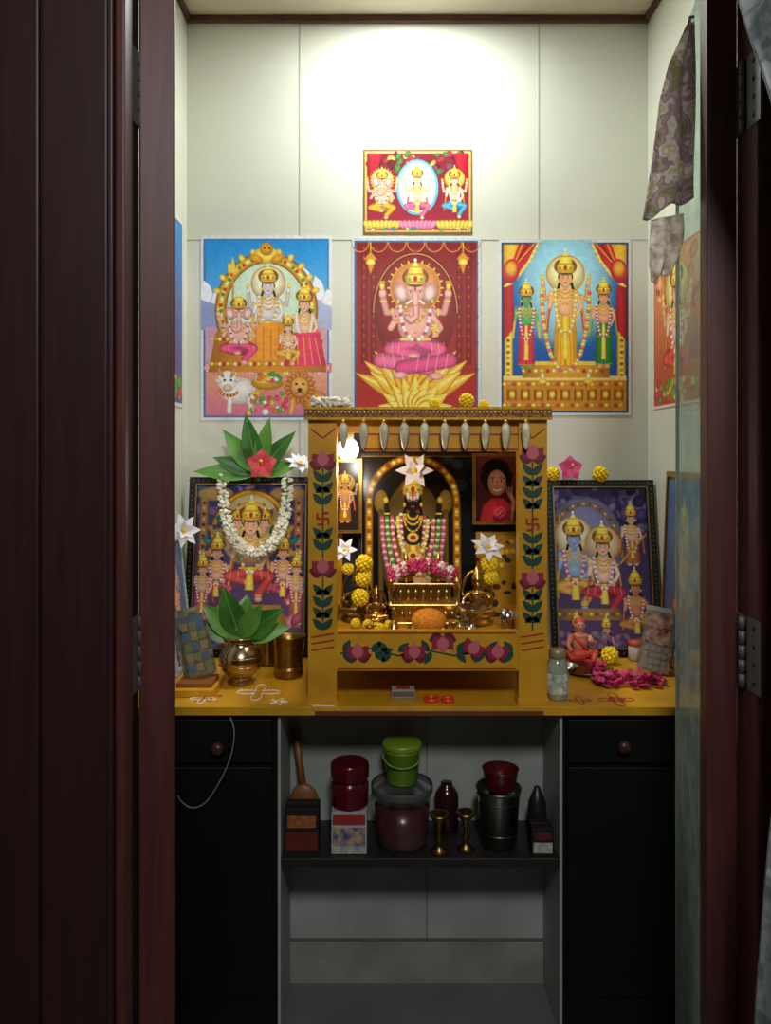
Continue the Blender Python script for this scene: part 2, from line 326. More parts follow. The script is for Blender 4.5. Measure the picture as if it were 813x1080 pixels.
def picture_mesh(name,c,TL,TR,BL,m,parent=None):
    TL,TR,BL=(np.array(v,float) for v in (TL,TR,BL)); h,w=c.h,c.w
    u=np.linspace(0,1,w)[None,:,None]; v=np.linspace(0,1,h)[:,None,None]
    co=TL+(TR-TL)*u+(BL-TL)*v
    idx=np.arange(h*w).reshape(h,w)
    q=np.stack([idx[:-1,:-1],idx[1:,:-1],idx[1:,1:],idx[:-1,1:]],-1).reshape(-1,4)
    me=bpy.data.meshes.new(name); n=len(q)
    me.vertices.add(h*w); me.vertices.foreach_set('co',co.reshape(-1).astype(np.float32))
    me.loops.add(n*4); me.loops.foreach_set('vertex_index',q.reshape(-1).astype(np.int32))
    me.polygons.add(n); me.polygons.foreach_set('loop_start',(np.arange(n)*4).astype(np.int32))
    me.update(calc_edges=True); me.validate()
    a=c.fin(); l=np.where(a<=.04045,a/12.92,((a+.055)/1.055)**2.4)
    col=np.ones((h*w,4),np.float32); col[:,:3]=l.reshape(-1,3)
    at=me.color_attributes.new('Col','FLOAT_COLOR','POINT'); at.data.foreach_set('color',col.reshape(-1))
    me.materials.append(m); o=bpy.data.objects.new(name,me); bpy.context.scene.collection.objects.link(o)
    if parent: o.parent=parent
    return o
def empty(name,loc=(0,0,0)):
    e=bpy.data.objects.new(name,None); bpy.context.scene.collection.objects.link(e); e.empty_display_size=.05; return e
PR=printmat('printed_paper',.4); PRG=printmat('framed_print',.2)
# ================================================================ ROOM SHELL
wallm=mat('cream_laminate_wall','#dfe0d1',.42,noise=.04,ns=3)
joint=mat('panel_joint','#b4b6a8',.7)
wood=mat('mahogany_wood','#2b1414',.5,noise=.22,ns=9,stretch=(9,9,.7),spec=.35)
wood2=mat('mahogany_wood_frame','#4c2623',.5,noise=.22,ns=9,stretch=(9,9,.7),spec=.35)
wood3=mat('mahogany_jamb_lightened','#5a302b',.5,noise=.22,ns=9,stretch=(9,9,.7),spec=.35)  # mahogany lightened to offset the shade on the jamb face turned from the lamp
brownt=mat('brown_trim','#5a3420',.5,noise=.3,ns=20)
b=B('wall_back'); b.box((XL-.02,YB,0),(XR+.02,YB+.05,ZC),wallm)
for px in (316,568): b.box((X(px,YB)-.0016,YB-.0012,.7),(X(px,YB)+.0016,YB,ZC),joint)
b.box((XL,YB-.001,Z(253,YB)-.001),(XR,YB,Z(253,YB)+.001),joint)
b.done()
b=B('wall_left'); b.box((XL-.05,1.13,0),(XL,YB,ZC),wallm); b.done()
b=B('wall_right'); b.box((XR,1.13,0),(XR+.05,YB,ZC),wallm); b.done()
ceil=mat('ceiling_panel','#d6cdb8',.6,noise=.04,ns=4)
b=B('ceiling'); b.box((-1.9,-1.6,ZC),(1.9,YB+.05,ZC+.05),ceil); b.done()
flo=mat('floor_tile','#5f6462',.25,noise=.15,ns=6)
b=B('floor'); b.box((-1.9,-1.6,-.05),(1.9,YB+.05,0),flo)
for k in range(6): b.box((-1.9,-1.4+k*.6,0),(1.9,-1.397+k*.6,.0006),joint)
b.done()
b=B('trim_1'); b.box((XL,YB-.015,ZC-.020),(XR,YB,ZC),brownt); b.done(bevel=.004)
b=B('trim_2'); b.box((XL,1.2,ZC-.018),(XL+.014,YB-.015,ZC),brownt); b.done(bevel=.004)
b=B('trim_3'); b.box((XR-.014,1.2,ZC-.018),(XR,YB-.015,ZC),brownt); b.done(bevel=.004)
# front wall + door frame
b=B('wall_front')
xl=X(133,1.1); xr=.56
for a,c_ in ((-1.9,X(42,1.1)-.002),(X(42,1.1)+.002,X(113,1.1))): b.box((a,1.10,0),(c_,1.13,2.12),wood)
b.box((X(113,1.1)+.003,1.088,0),(X(122,1.1),1.13,2.12),wood); b.box((X(122,1.1)+.001,1.094,0),(xl,1.13,2.12),wood2)  # lighter inner strip paints the moulding's lit edge into the wood colour
b.box((-1.9,1.11,0),(xl-.004,1.13,2.12),wood)
dark=mat('rebate_shade_wood','#160a0a',.6)  # near-black wood colour paints the shade of the rebate gap
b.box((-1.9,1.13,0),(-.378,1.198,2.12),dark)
b.box((xr,1.088,0),(xr+.03,1.13,2.12),wood2); b.box((xr+.033,1.10,0),(1.9,1.13,2.12),wood)
b.box((.5425,1.13,0),(1.9,1.198,2.12),wood3)
b.box((-1.9,1.10,2.12),(1.9,1.198,ZC),wood); b.box((xl,1.088,2.10),(xr,1.198,2.15),wood2)
b.done(bevel=.003)
for nm,sx in (('wall_outer_left',-1.9),('wall_outer_right',1.9)):
    b=B(nm); b.box((sx-.04,-1.6,0),(sx+.04,1.1,ZC),mat('outer_wall_paint','#8b8478',.8)); b.done()
b=B('wall_outer_rear'); b.box((-1.9,-1.66,0),(1.9,-1.6,ZC),MC['outer_wall_paint']); b.done()
# door leaves
steel=mat('hinge_steel','#6e6d6c',.5,.5); brass=mat('brass','#c9a458',.27,1,noise=.18,ns=60); dbrass=mat('dark_brass','#8f7440',.35,1,noise=.2,ns=60)
silver=mat('steel','#c4c4c0',.2,1,noise=.05,ns=20)
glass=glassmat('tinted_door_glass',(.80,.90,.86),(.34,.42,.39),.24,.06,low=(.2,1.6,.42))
def leafdoor(name,x0,x1,xf0,xf1,y0,yf,glassy):
    b=B(name); d=Vector((xf0-x0,yf-y0,0)); Lg=d.length; d.normalize(); n=Vector((-d.y,d.x,0));
    if (x1-x0)*n.x<0: n=-n
    th=abs(x1-x0); M=Matrix(((d.x,n.x,0,x0),(d.y,n.y,0,y0),(0,0,1,0),(0,0,0,1)))
    b.box((0,0,.01),(.055,th,2.09),wood2,M); 
    if glassy:
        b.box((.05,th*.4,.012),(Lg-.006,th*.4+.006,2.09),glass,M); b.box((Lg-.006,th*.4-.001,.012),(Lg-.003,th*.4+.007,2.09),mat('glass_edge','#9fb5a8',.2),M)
        b.box((.05,.01,.01),(Lg-.003,th-.01,.06),wood2,M)
    else:
        b.box((Lg-.055,0,.01),(Lg,th,2.09),wood2,M)
        for z0,z1 in((.01,.12),(1.0,1.1),(2.0,2.09)): b.box((.055,0,z0),(Lg-.055,th,z1),wood2,M)
        b.box((.05,th*.3,.1),(Lg-.05,th*.7,2.02),wood,M)
    b.done(bevel=.003); return M
leafdoor('door_1',-.322,-.3760,-.445,0,1.2,1.60,False)
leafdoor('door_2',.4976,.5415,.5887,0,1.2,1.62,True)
scr=mat('screw','#2c2a28',.4,.8)
def hinge_l(z):
    b=B('door_hinge'); h=.115; x=-.3765
    b.box((x+.002,1.1965,z-h/2),(x+.025,1.1992,z+h/2),steel); b.box((x-.0008,1.155,z-h/2),(x+.0004,1.195,z+h/2),steel)
    for k in range(5):
        zz=z-h/2+k*h/5; b.lathe((x+.0048,1.190,0),[(.0001,zz+.001),(.0050,zz+.001),(.0050,zz+h/5-.001),(.0001,zz+h/5-.001)],steel,12)
    for q in (-.04,-.013,.013,.04): b.ell((x+.018,1.1965,z+q),(.0035,.002,.0035),scr,seg=8,rings=6)
    b.done()
def hinge_r(z):
    b=B('door_hinge'); h=.108; x=.5425
    b.box((x-.0018,1.118,z-h/2),(x-.0002,1.160,z+h/2),steel); b.box((x-.004,1.172,z-h/2),(x-.0002,1.192,z+h/2),steel)
    for k in range(5):
        zz=z-h/2+k*h/5; b.lathe((x-.0055,1.166,0),[(.0001,zz+.001),(.0050,zz+.001),(.0050,zz+h/5-.001),(.0001,zz+h/5-.001)],steel,12)
    for q in (-.04,-.013,.013,.04): b.ell((x-.0018,1.138,z+q),(.0015,.0035,.0035),scr,seg=8,rings=6)
    b.done()
for py in (95,688): hinge_l(Z(py,1.19))
for py in (93,692): hinge_r(Z(py,1.14))
# ================================================================ COUNTER
yel=mat('yellow_paint','#cd9620',.38,noise=.16,ns=12); blk=mat('black_laminate','#0a090b',.5,noise=.3,ns=6,spec=.3)
red=mat('red_paint','#9c281e',.5); wht=mat('white_laminate','#9ba19d',.5,noise=.14,ns=7); dgr=mat('dark_green_paint','#17463a',.5)
YF=1.684; Y2=1.70; YU=1.88
xa=X(293,Y2); xb=X(593,Y2)
root=empty('pooja_counter')
b=B('counter_top'); b.box((XL+.001,YF,ZT-.018),(XR-.001,YB-.001,ZT),yel)
b.box((-.15,YF-.001,ZT-.017),(.345,YF,ZT-.008),mat('brown_edge','#6b3a1a',.5)); b.done(bevel=.003,parent=root)
b=B('cabinets')
for x0,x1,s in ((XL+.001,xa,1),(xb,XR-.001,-1)):
    b.box((x0,Y2+.012,.0),(x1,YB-.01,ZT-.019),blk)
    c0,c1=(x0+.03,x1-.012) if s>0 else (x0+.012,x1-.03)
    b.box((c0,Y2,.60),(c1,Y2+.012,.695),blk); b.box((c0,Y2,.09),(c1,Y2+.012,.59),blk)
b.done(bevel=.002,parent=root)
b=B('drawer_knobs'); kn=mat('knob_wood','#3a1c16',.4)
for px,py in ((231,787),(656,785)):
    b.lathe((X(px,Y2),Y2,Z(py,Y2)),[(.006,0),(.006,.008),(.014,.013),(.015,.02),(.009,.026),(.0001,.027)],kn,16,M=Matrix.Rotation(math.radians(90),3,'X'))
b.done(parent=root)
b=B('niche_lining'); b.box((xa,Y2,0),(xa+.006,YU,ZT-.019),wht); b.box((xb-.006,Y2,0),(xb,YU,ZT-.019),wht)
b.box((xa,YU,0),(xb,YU+.02,ZT-.019),wht); gx=X(450,YU)
b.box((gx-.0015,YU-.001,.1),(gx+.0015,YU,ZT-.03),mat('niche_joint','#6c706c',.7))
b.box((xa+.006,YU-.006,.0),(xb-.006,YU,Z(990,YU)),mat('skirting_tile','#858a84',.5,noise=.2,ns=8)); b.box((xa+.006,YU-.0068,Z(991,YU)),(xb-.006,YU-.001,Z(989,YU)),mat('grout_dark','#5a5a55',.8))
b.done(parent=root)
ZS=.391
b=B('niche_shelf'); b.box((xa+.006,Y2,ZS-.02),(xb-.006,YU,ZS),mat('shelf_board','#1e1919',.5,noise=.2,ns=8)); b.done(bevel=.002,parent=root)
b=B('kolam_drawings'); kw=mat('rice_flour','#efe9dc',.8)
def loop(cx,cy,r,m,k=4):
    pts=[]
    for i in range(65):
        a=2*math.pi*i/64; rr=r*(.6+.4*math.cos(k*a)); pts.append((cx+rr*math.cos(a),cy+rr*math.sin(a)*1.2,ZT+.0006))
    b.tube(pts,.0010,m,5)
loop(X(272,1.78),1.79,.05,kw); loop(X(215,1.75),1.74,.03,kw); loop(X(650,1.735),1.735,.04,red); loop(X(610,1.74),1.73,.025,red); loop(X(650,1.735),1.735,.02,red,6)
loop(X(222,1.8),1.76,.035,red,6); loop(X(295,1.74),1.72,.02,kw,5)
b.done(parent=root)
# ================================================================ SHRINE
b=B('wooden_pooja_mandir')
SF=1.70; sl=X(325,SF); sr=X(577,SF); SB=2.06; zt=Z(430,SF)
lw=X(355,SF)-sl
px2=lambda px: X(px,SF)
pz=lambda py: Z(py,SF)
ZFL=.862; ZB=ZT+.0005
for x0,x1 in ((sl,sl+lw),(sr-lw,sr)):
    b.box((x0,SF,ZB),(x1,SF+.035,pz(441)),yel); b.box((x0+.005,SB-.035,ZB),(x1-.005,SB,pz(441)),yel)
    b.box((x0+.012,SF+.035,ZFL-.03),(x1-.012,SB-.035,ZFL+.03),yel); b.box((x0+.012,SF+.035,pz(476)),(x1-.012,SB-.035,pz(441)),yel)
    b.box((x0-.003,SF-.004,ZB),(x1+.003,SF+.04,ZB+.012),yel)
b.box((sl-.006,SF-.01,pz(441)),(sr+.006,SB,zt-.002),yel)
brc=mat('red_gold_brocade','#5e1216',.5,noise=.4,ns=190,col2='#a8742c')
b.box((sl-.008,SF-.013,pz(441)),(sr+.008,SF-.0101,zt),brc)
b.box((sl-.008,SF-.013,zt-.002),(sr+.008,SF+.05,zt+.001),brc)
gold=mat('gold_lace','#d8a838',.35,.7,noise=.3,ns=150)
nb_=64
for i in range(nb_):
    xx=sl-.006+(sr-sl+.012)*(i+.5)/nb_; b.ell((xx,SF-.0135,pz(435.5)),(.0026,.001,.0045 if i%2 else .003),gold,seg=6,rings=4)
b.box((sl-.008,SF-.015,pz(443)),(sr+.008,SF-.012,pz(440.5)),gold); b.box((sl-.008,SF-.015,pz(432)),(sr+.008,SF-.012,pz(430)),gold)
b.box((px2(384),SF+.012,pz(476)),(sr-lw,SF+.03,pz(441)),yel); b.box((sl+lw,SF+.012,pz(456)),(px2(384),SF+.03,pz(441)),yel)
for py in (458,474): b.box((px2(384),SF+.0112,pz(py+1)),(sr-lw,SF+.012,pz(py-1)),red)
b.box((sl+lw,SF+.004,pz(708)),(sr-lw,SF+.024,pz(666)),yel)
b.box((sl+.012,SF+.024,ZFL-.018),(sr-.012,SB,ZFL),yel)
b.box((sl+.012,SB-.01,ZB+.01),(sr-.012,SB-.002,pz(450)),mat('shrine_back_board','#1b2a30',.6,noise=.2,ns=10))
b.box((sl+.036,SB-.036,ZB+.002),(sr-.036,SB-.012,ZFL-.019),yel)
flr=mat('painted_crimson','#94233c',.5,noise=.1,ns=30); pk=mat('painted_pink','#c46470',.5); maro=mat('painted_maroon','#671826',.5)
def leaf2(px,py,ln,w,ang,m,y=SF,off=.0012):
    pts=[]
    for i in range(9):
        t=i/8; pts.append((t*ln,w/2*math.sin(math.pi*t**.8)))
    for i in range(7,0,-1):
        t=i/8; pts.append((t*ln,-w/2*math.sin(math.pi*t**.8)))
    a=math.radians(ang); q=[]
    for u,v in pts: q.append((px+u*math.cos(a)-v*math.sin(a),py-(u*math.sin(a)+v*math.cos(a))))
    b.prism([(X(x,SF),Z(z,SF)) for x,z in q],y-off,y,m)
def flower2(px,py,r,ang=90,y=SF):
    for da,m,k in ((-75,maro,.9),(75,maro,.9),(-40,flr,1.05),(40,flr,1.05),(0,pk,1.0)): leaf2(px,py,r*k,r*.75,ang+da,m,y,off=.001+.0006*(abs(da)<60)+.0006*(da==0))
def stroke2(pts,w,m,y=SF,off=.001):
    for (x1,z1),(x2,z2) in zip(pts[:-1],pts[1:]):
        dx,dz=x2-x1,z2-z1; l=math.hypot(dx,dz); nx,nz=-dz/l*w/2,dx/l*w/2
        b.prism([(X(x,SF),Z(z,SF)) for x,z in ((x1+nx,z1+nz),(x2+nx,z2+nz),(x2-nx,z2-nz),(x1-nx,z1-nz))],y-off,y,m)
def swas(px,py,r):
    stroke2([(px-r,py-r),(px-r,py),(px+r,py),(px+r,py+r)],2.2,red); stroke2([(px+r,py-r),(px,py-r),(px,py+r),(px-r,py+r)],2.2,red,off=.0013)
for cx,fys,sw in ((340.5,(487,600,676),547),(561.5,(480,612,690),553)):
    stroke2([(cx,fys[0]),(cx,fys[1]),(cx,665)],1.6,dgr,off=.0006)
    for fy in fys[:2]: flower2(cx,fy+5,17,90)
    y=fys[0]+16; k=0
    while y<664:
        if abs(y-sw)>12 and abs(y-fys[1])>14:
            for a in (48,132): leaf2(cx,y+5,16,7.5,a,dgr)
            if k%2:
                for a in (-35,215): leaf2(cx,y-1,10,5,a,dgr)
            k+=1
        y+=12
    swas(cx,sw,6)
    for k in range(3): stroke2([(cx-12,672+k*7),(cx+12,668+k*7)],1.5,red)
    stroke2([(cx-13,452),(cx,462),(cx+13,452)],1.6,red)
yp=SF+.004
stroke2([(358,690),(390,684),(420,692),(450,686),(480,692),(510,686),(542,690)],1.6,dgr,yp)
for fx,fa in ((377,90),(437,90),(467,270),(525,90),(496,60)): flower2(fx,695 if fa==90 else (672 if fa==270 else 690),17,fa,yp)
for lx,la in ((362,60),(362,-50),(392,50),(395,-40),(408,130),(412,-130),(420,40),(452,120),(455,-120),(482,50),(482,-50),(508,130),(510,-130),(515,50),(541,130),(541,-130),(400,10),(425,-20),(505,0)):
    leaf2(lx,688,15,7.5,la,dgr,yp)
for py in (668,706): stroke2([(356,py),(544,py)],1.4,red,yp)
b.done(bevel=0)
b=B('shell_fringe'); shell=mat('shell_white','#d9cfae',.35,noise=.2,ns=60)
for i in range(10):
    px=362+i*21.4; x=X(px,SF-.02)
    b.tube([(x,SF-.021,pz(441)),(x,SF-.021,pz(446))],.0012,gold,6)
    b.lathe((x,SF-.021,pz(475)),[(.0001,0),(.0045,.008),(.0085,.028),(.0105,.042),(.008,.053),(.003,.06),(.0001,.062)],shell,12,flute=.12,nf=5)
    b.ell((x,SF-.021,pz(445)),(.005,.005,.004),gold,seg=8,rings=6)
b.done()
# ================================================================ POSTERS
def poster(name,c,Y=YB,th=.0015):
    x0,x1=X(c.x0,Y),X(c.x1,Y); z1,z0=Z(c.y0,Y),Z(c.y1,Y)
    e=empty(name); picture_mesh('print',c,(x0,Y-th-.0006,z1),(x1,Y-th-.0006,z1),(x0,Y-th-.0006,z0),PR,e)
    q=B('paper'); q.box((x0,Y-th,z0),(x1,Y-.0002,z1),mat('paper_white','#e8e8e4',.6)); q.done(parent=e)
# --- Shiva family
c=Cv(212,249,350,443,2.5,'#e8edf4'); c.rect(215,252,347,440,'#4a7ab4'); c.vgrad(217,254,345,438,'#1f96e6','#cfe0f0')
for i in range(12):
    x=206+i*13; h=random.uniform(16,42); c.poly([(x-24,348),(x-4,322-h),(x+3,328-h),(x+26,348)],random.choice(['#98a4d4','#b4bee4','#8494cc','#c0b4d8'])); c.poly([(x-10,330-h*.6),(x-4,322-h),(x+3,328-h),(x+9,336-h*.6),(x,332-h*.5)],'#f6f8ff')
c.rect(217,345,345,390,'#d8a8c0'); c.vgrad(217,385,345,438,'#f0b478','#e0789a')
for i in range(15): c.flower(220+i*9,388+3*(i%2),5,random.choice(['#f8a8c0','#f8d870','#f080a0']))
c.ell(281,326,50,58,'#d4eed4',sh=.15); c.ring(281,328,48,56,12,G3,150,390); c.ring(281,328,48,56,10,G2,150,390); c.ring(281,328,48,56,5,G1,150,390)
c.beads([(281+48*math.cos(math.radians(a)),328+56*math.sin(math.radians(a))) for a in range(150,391,12)],2,['#d03030','#fff0a0','#30a050'],5)
for a in range(200,341,14): c.ell(281+55*math.cos(math.radians(a)),328+63*math.sin(math.radians(a)),4,3,G1,ang=math.radians(a))
c.ell(281,270,14,9,G1); c.ell(281,263,7,7,G2); c.ell(279,262,1,1,'#401000'); c.ell(284,262,1,1,'#401000'); c.ell(270,273,8,4,G2,.4); c.ell(293,273,8,4,G2,-.4)
c.line([(246,280),(246,350)],2,G2); c.poly([(240,276),(241,288),(251,288),(252,276),(249,285),(246,270),(243,285)],G1)
c.poly([(228,350),(338,350),(344,392),(220,392)],'#d88a2c',.3)
for yy in (358,384): c.beads([(224,yy),(342,yy)],2,[G1,G2,'#fff0a0','#c04028'],4)
deity(c,283,303,16,'#e6dce2','#f6a02c',halo='#fff8cc',gar=('#ffffff','#f0c030'),sash='#f09028',crn=1.1)
c.poly([(262,342),(300,340),(308,368),(292,380),(256,380),(250,360)],'#f29a30',.3)
for i in range(5): c.line([(262+i*8,346+2*(i%2)),(262+i*8,378)],.9,'#d07818')
ganesha(c,252,330,12.5,'#f8b8ac','#ee5088'); deity(c,321,322,14,'#fac8a4','#ea2c64',arms=2,gar=('#ffffff','#f0f0f0'),sash='#f04878')
c.poly([(305,352),(336,350),(344,386),(300,386)],'#ea3c66',.3); deity(c,304,346,9.5,'#fad0ac','#f0b048',arms=2)
for i in range(5): c.line([(308+i*6,356),(306+i*8,385)],.8,G1)
c.ell(252,412,19,14,'#f0ebe4',sh=.2); c.ell(240,402,10,11,'#fffaf4',sh=.15); c.ell(233,393,2,6,'#d0a060',-.5); c.ell(246,393,2,6,'#d0a060',.4); c.ell(230,402,4,2,'#e8d8cc',.3); c.ell(251,401,4,2,'#e8d8cc',-.3); c.ell(237,401,1.2,1.2,'#201010'); c.ell(244,401,1.2,1.2,'#201010'); c.ell(240,409,5,3.5,'#e8c0b4'); c.line([(243,420),(242,434)],5.5,'#ece6de'); c.line([(262,420),(266,433)],5.5,'#e4ded6'); c.beads(c.ucurve(242,412,9,5),1.5,['#d02020',G1],2.4)
c.ell(331,422,14,11,'#d8923a'); c.ell(316,409,15,16,'#b86a20',sh=.2)
for i in range(18): a=6.283*i/18; c.ell(316+13*math.cos(a),409+14*math.sin(a),4,2,'#d88430',ang=a)
c.ell(316,408,9,10,'#f0b458',sh=.2); c.ell(312.5,405,1.4,1.2,'#201010'); c.ell(319.5,405,1.4,1.2,'#201010'); c.ell(316,411,2.6,2,'#4a1a10'); c.line([(312,415),(316,413),(320,415)],1,'#4a1a10'); c.line([(309,422),(307,435)],5.5,'#e8a850'); c.line([(326,428),(324,436)],5.5,'#d89840')
c.ell(282,404,17,7,G2); c.ell(282,401,15,5,G1); c.sprinkle(26,270,394,296,402,['#f04070','#ffd040','#f0e8d8','#50a040','#f08030'],2,3.5); c.sprinkle(36,262,412,302,436,['#f04070','#ffd040','#ffffff','#60a848','#e87828'],1.5,3.5)
poster('shiva_family_poster',c)
# --- Ganesha
c=Cv(371,251,507,445,2.5,'#d5dbe2'); c.rect(374,254,504,442,'#3b6a90'); c.vgrad(376,256,502,440,'#8e1a14','#c02a1e')
for x in range(382,502,14):
    for y in range(264,400,14): c.flower(x+(7 if (y//14)%2 else 0),y,3,'#9c2418','#a83020',4)
for x in (384,394,484,494): c.rect(x-3,262,x+3,385,'#8a1a14',.5); c.beads([(x,262),(x,385)],1,['#c86a30','#6c100c'],5)
for i in range(7): c.ring(380+i*19.5,256,9,10,1.2,'#e09048',0,180)
for cx in (391,488): c.line([(cx,256),(cx,268)],1,G1); c.poly([(cx-7,274),(cx,266),(cx+7,274)],G2); c.ell(cx,277,5,4,G1); c.poly([(cx-3,280),(cx+3,280),(cx,290)],G2)
c.ell(438,330,42,60,'#a0201a',sh=.3); c.ring(438,330,44,62,4,'#6c100e',180,360); c.ring(438,330,44,62,1.5,'#e09040',180,360)
def lpet(cx,cy,ln,w,a,col,edge):
    ux,uy=math.sin(a),-math.cos(a); vx,vy=-uy,ux
    def P2(k):
        pts=[]
        for i in range(11): t=i/10; q=k*w*math.sin(math.pi*t**.75); pts.append((cx+ux*ln*t+vx*q,cy+uy*ln*t+vy*q))
        for i in range(9,0,-1): t=i/10; q=-k*w*math.sin(math.pi*t**.75); pts.append((cx+ux*ln*t+vx*q,cy+uy*ln*t+vy*q))
        return pts
    c.poly(P2(1),edge); c.poly(P2(.82),col); c.poly(P2(.3),'#ffee88')
for n,ln,w,cc,sp in ((11,70,9,'#f4b41c',64),(9,58,10,'#fbc824',56)):
    for i in range(n): lpet(438,424,ln,w,math.radians(-sp+2*sp*i/(n-1)),cc,'#c87a10')
ganesha(c,438,308,20,'#f8b0a4','#ee5a98',halo='#f09a50')
for dx in (-1,1):
    c.line([(438+dx*36,380),(438-dx*14,388)],16,'#f0689c' if dx<0 else '#e04c88',.4)
    for i in range(4): c.line([(438+dx*(34-i*10),373),(438+dx*(31-i*10),391)],.8,'#fbb8cc')
c.ell(422,396,8,4,'#f8b0a4'); c.ell(460,397,8,4,'#f8b0a4')
for n,ln,w,cc,sp in ((9,40,9,'#fdd838',78),(7,30,9,'#ffe658',66)):
    for i in range(n): lpet(438,436,ln,w,math.radians(-sp+2*sp*i/(n-1)),cc,'#d08a14')
poster('ganesha_poster',c)
# --- Vishnu with consorts
c=Cv(526,253,665,438,2.5,'#e2e3ea'); c.rect(529,256,662,435,'#26466e'); c.vgrad(531,258,660,433,'#2c90de','#1448a0')
c.ell(596,305,48,62,'#a0e0f8',sh=.3,soft=24)
for k,cx in ((1,531),(-1,660)):
    c.rect(min(cx+k*1,cx+k*10),290,max(cx+k*1,cx+k*10),410,G1,.6); c.beads([(cx+k*5,292),(cx+k*5,408)],1.8,[G2,G3],6)
    c.poly([(cx,258),(cx+k*36,258),(cx+k*27,276),(cx+k*15,292),(cx+k*8,300),(cx,304)],'#cc2c30',.3)
    for i in range(5): c.line([(cx+k*(8+6*i),258),(cx+k*(4+2.5*i),290-i*3)],1.4,'#8c181c' if i%2 else '#f0b030')
    c.poly([(cx,258),(cx+k*16,258),(cx+k*8,280),(cx,290)],'#f8c038',.3)
    c.beads([(cx+k*36,258),(cx+k*27,276),(cx+k*15,292),(cx,304)],1.8,[G1,'#fff0a0'],2.6)
    c.ell(cx+k*8,286,9,13,'#e83848',ang=k*.2); c.ell(cx+k*8,284,6,8,'#f8b038'); c.poly([(cx,304),(cx+k*10,300),(cx+k*12,345),(cx,360)],'#b82830',.4)
c.poly([(531,398),(660,398),(660,433),(531,433)],'#d8922a'); 
for yy in (405,427): c.beads([(532,yy),(659,yy)],2.2,[G1,G2,'#c05820'],5)
for xx in range(540,660,14): c.rect(xx-5,410,xx+5,422,'#b86818',.4); c.ell(xx,416,3,4,G1)
c.rect(531,396,660,401,'#fbe080'); c.rect(551,384,642,398,'#d89a2a',.3); c.beads([(552,391),(641,391)],2,[G1,'#c83028','#fff0a0'],6); c.rect(549,381,644,385,G1)
deity(c,596,294,18,'#fabc84','#f6b828',seated=False,halo='#fff6b0',gar=('#fff3c0','#f4c020'),sash='#e43a2c',ln=5.2)
for w_,dp,cc in ((25,86,['#f0e060','#d8e070','#f06070']),): c.beads(c.ucurve(596,306,w_,dp),2.4,cc,3)
deity(c,555,316,12.5,'#62b86a','#e03858',seated=False,arms=2,gar=('#f04060','#ffffff'),sash='#f8c838',ln=5.6)
deity(c,636,314,12.5,'#fab488','#2f9448',seated=False,arms=2,gar=('#ffffff','#e04060'),sash='#2fa04c',ln=5.7)
for k in (-1,1): lx=596+k*24; c.line([(lx,404),(lx,410)],3,G2); c.ell(lx,402,5,3,G1); c.ell(lx,397,1.8,4,'#fff4b0')
poster('vishnu_poster',c)
# --- trio
c=Cv(383,158,498,247,2.9,'#8a6a30'); c.rect(385,160,496,245,'#e8c068'); c.vgrad(387,162,494,243,'#7c1824','#b83a4c')
c.sprinkle(70,388,163,493,184,['#4a7a38','#b02838','#e0b048','#601820','#804060'],2,4.5)
c.poly([(387,162),(404,162),(396,184),(387,200)],'#b01c2c',.4); c.poly([(494,162),(477,162),(485,184),(494,200)],'#b01c2c',.4)
c.ell(440,198,20,28,'#eefaff',sh=.1,soft=8); c.ring(440,198,21,28,2.4,'#60c0f0')
ganesha(c,403,192,9,'#f8c0a8','#f0b038',halo='#ffe088'); deity(c,440,190,10,'#fcdabc','#f06a9c',gar=('#ffffff','#ffd040')); deity(c,479,191,9.5,'#fcdabc','#48b0e0',halo='#ffd868',gar=('#ffffff','#f0f0f0'),sash='#e06838')
for cx in (403,440,479):
    for i in range(9): c.ell(cx-16+i*4,237,3,5,'#f890b8' if cx==440 else '#f8d858',ang=(i-4)*.15,sh=.3)
c.sprinkle(24,388,240,493,243,['#f0e080','#70b048','#4090d0'],1,2)
poster('three_deities_poster',c)
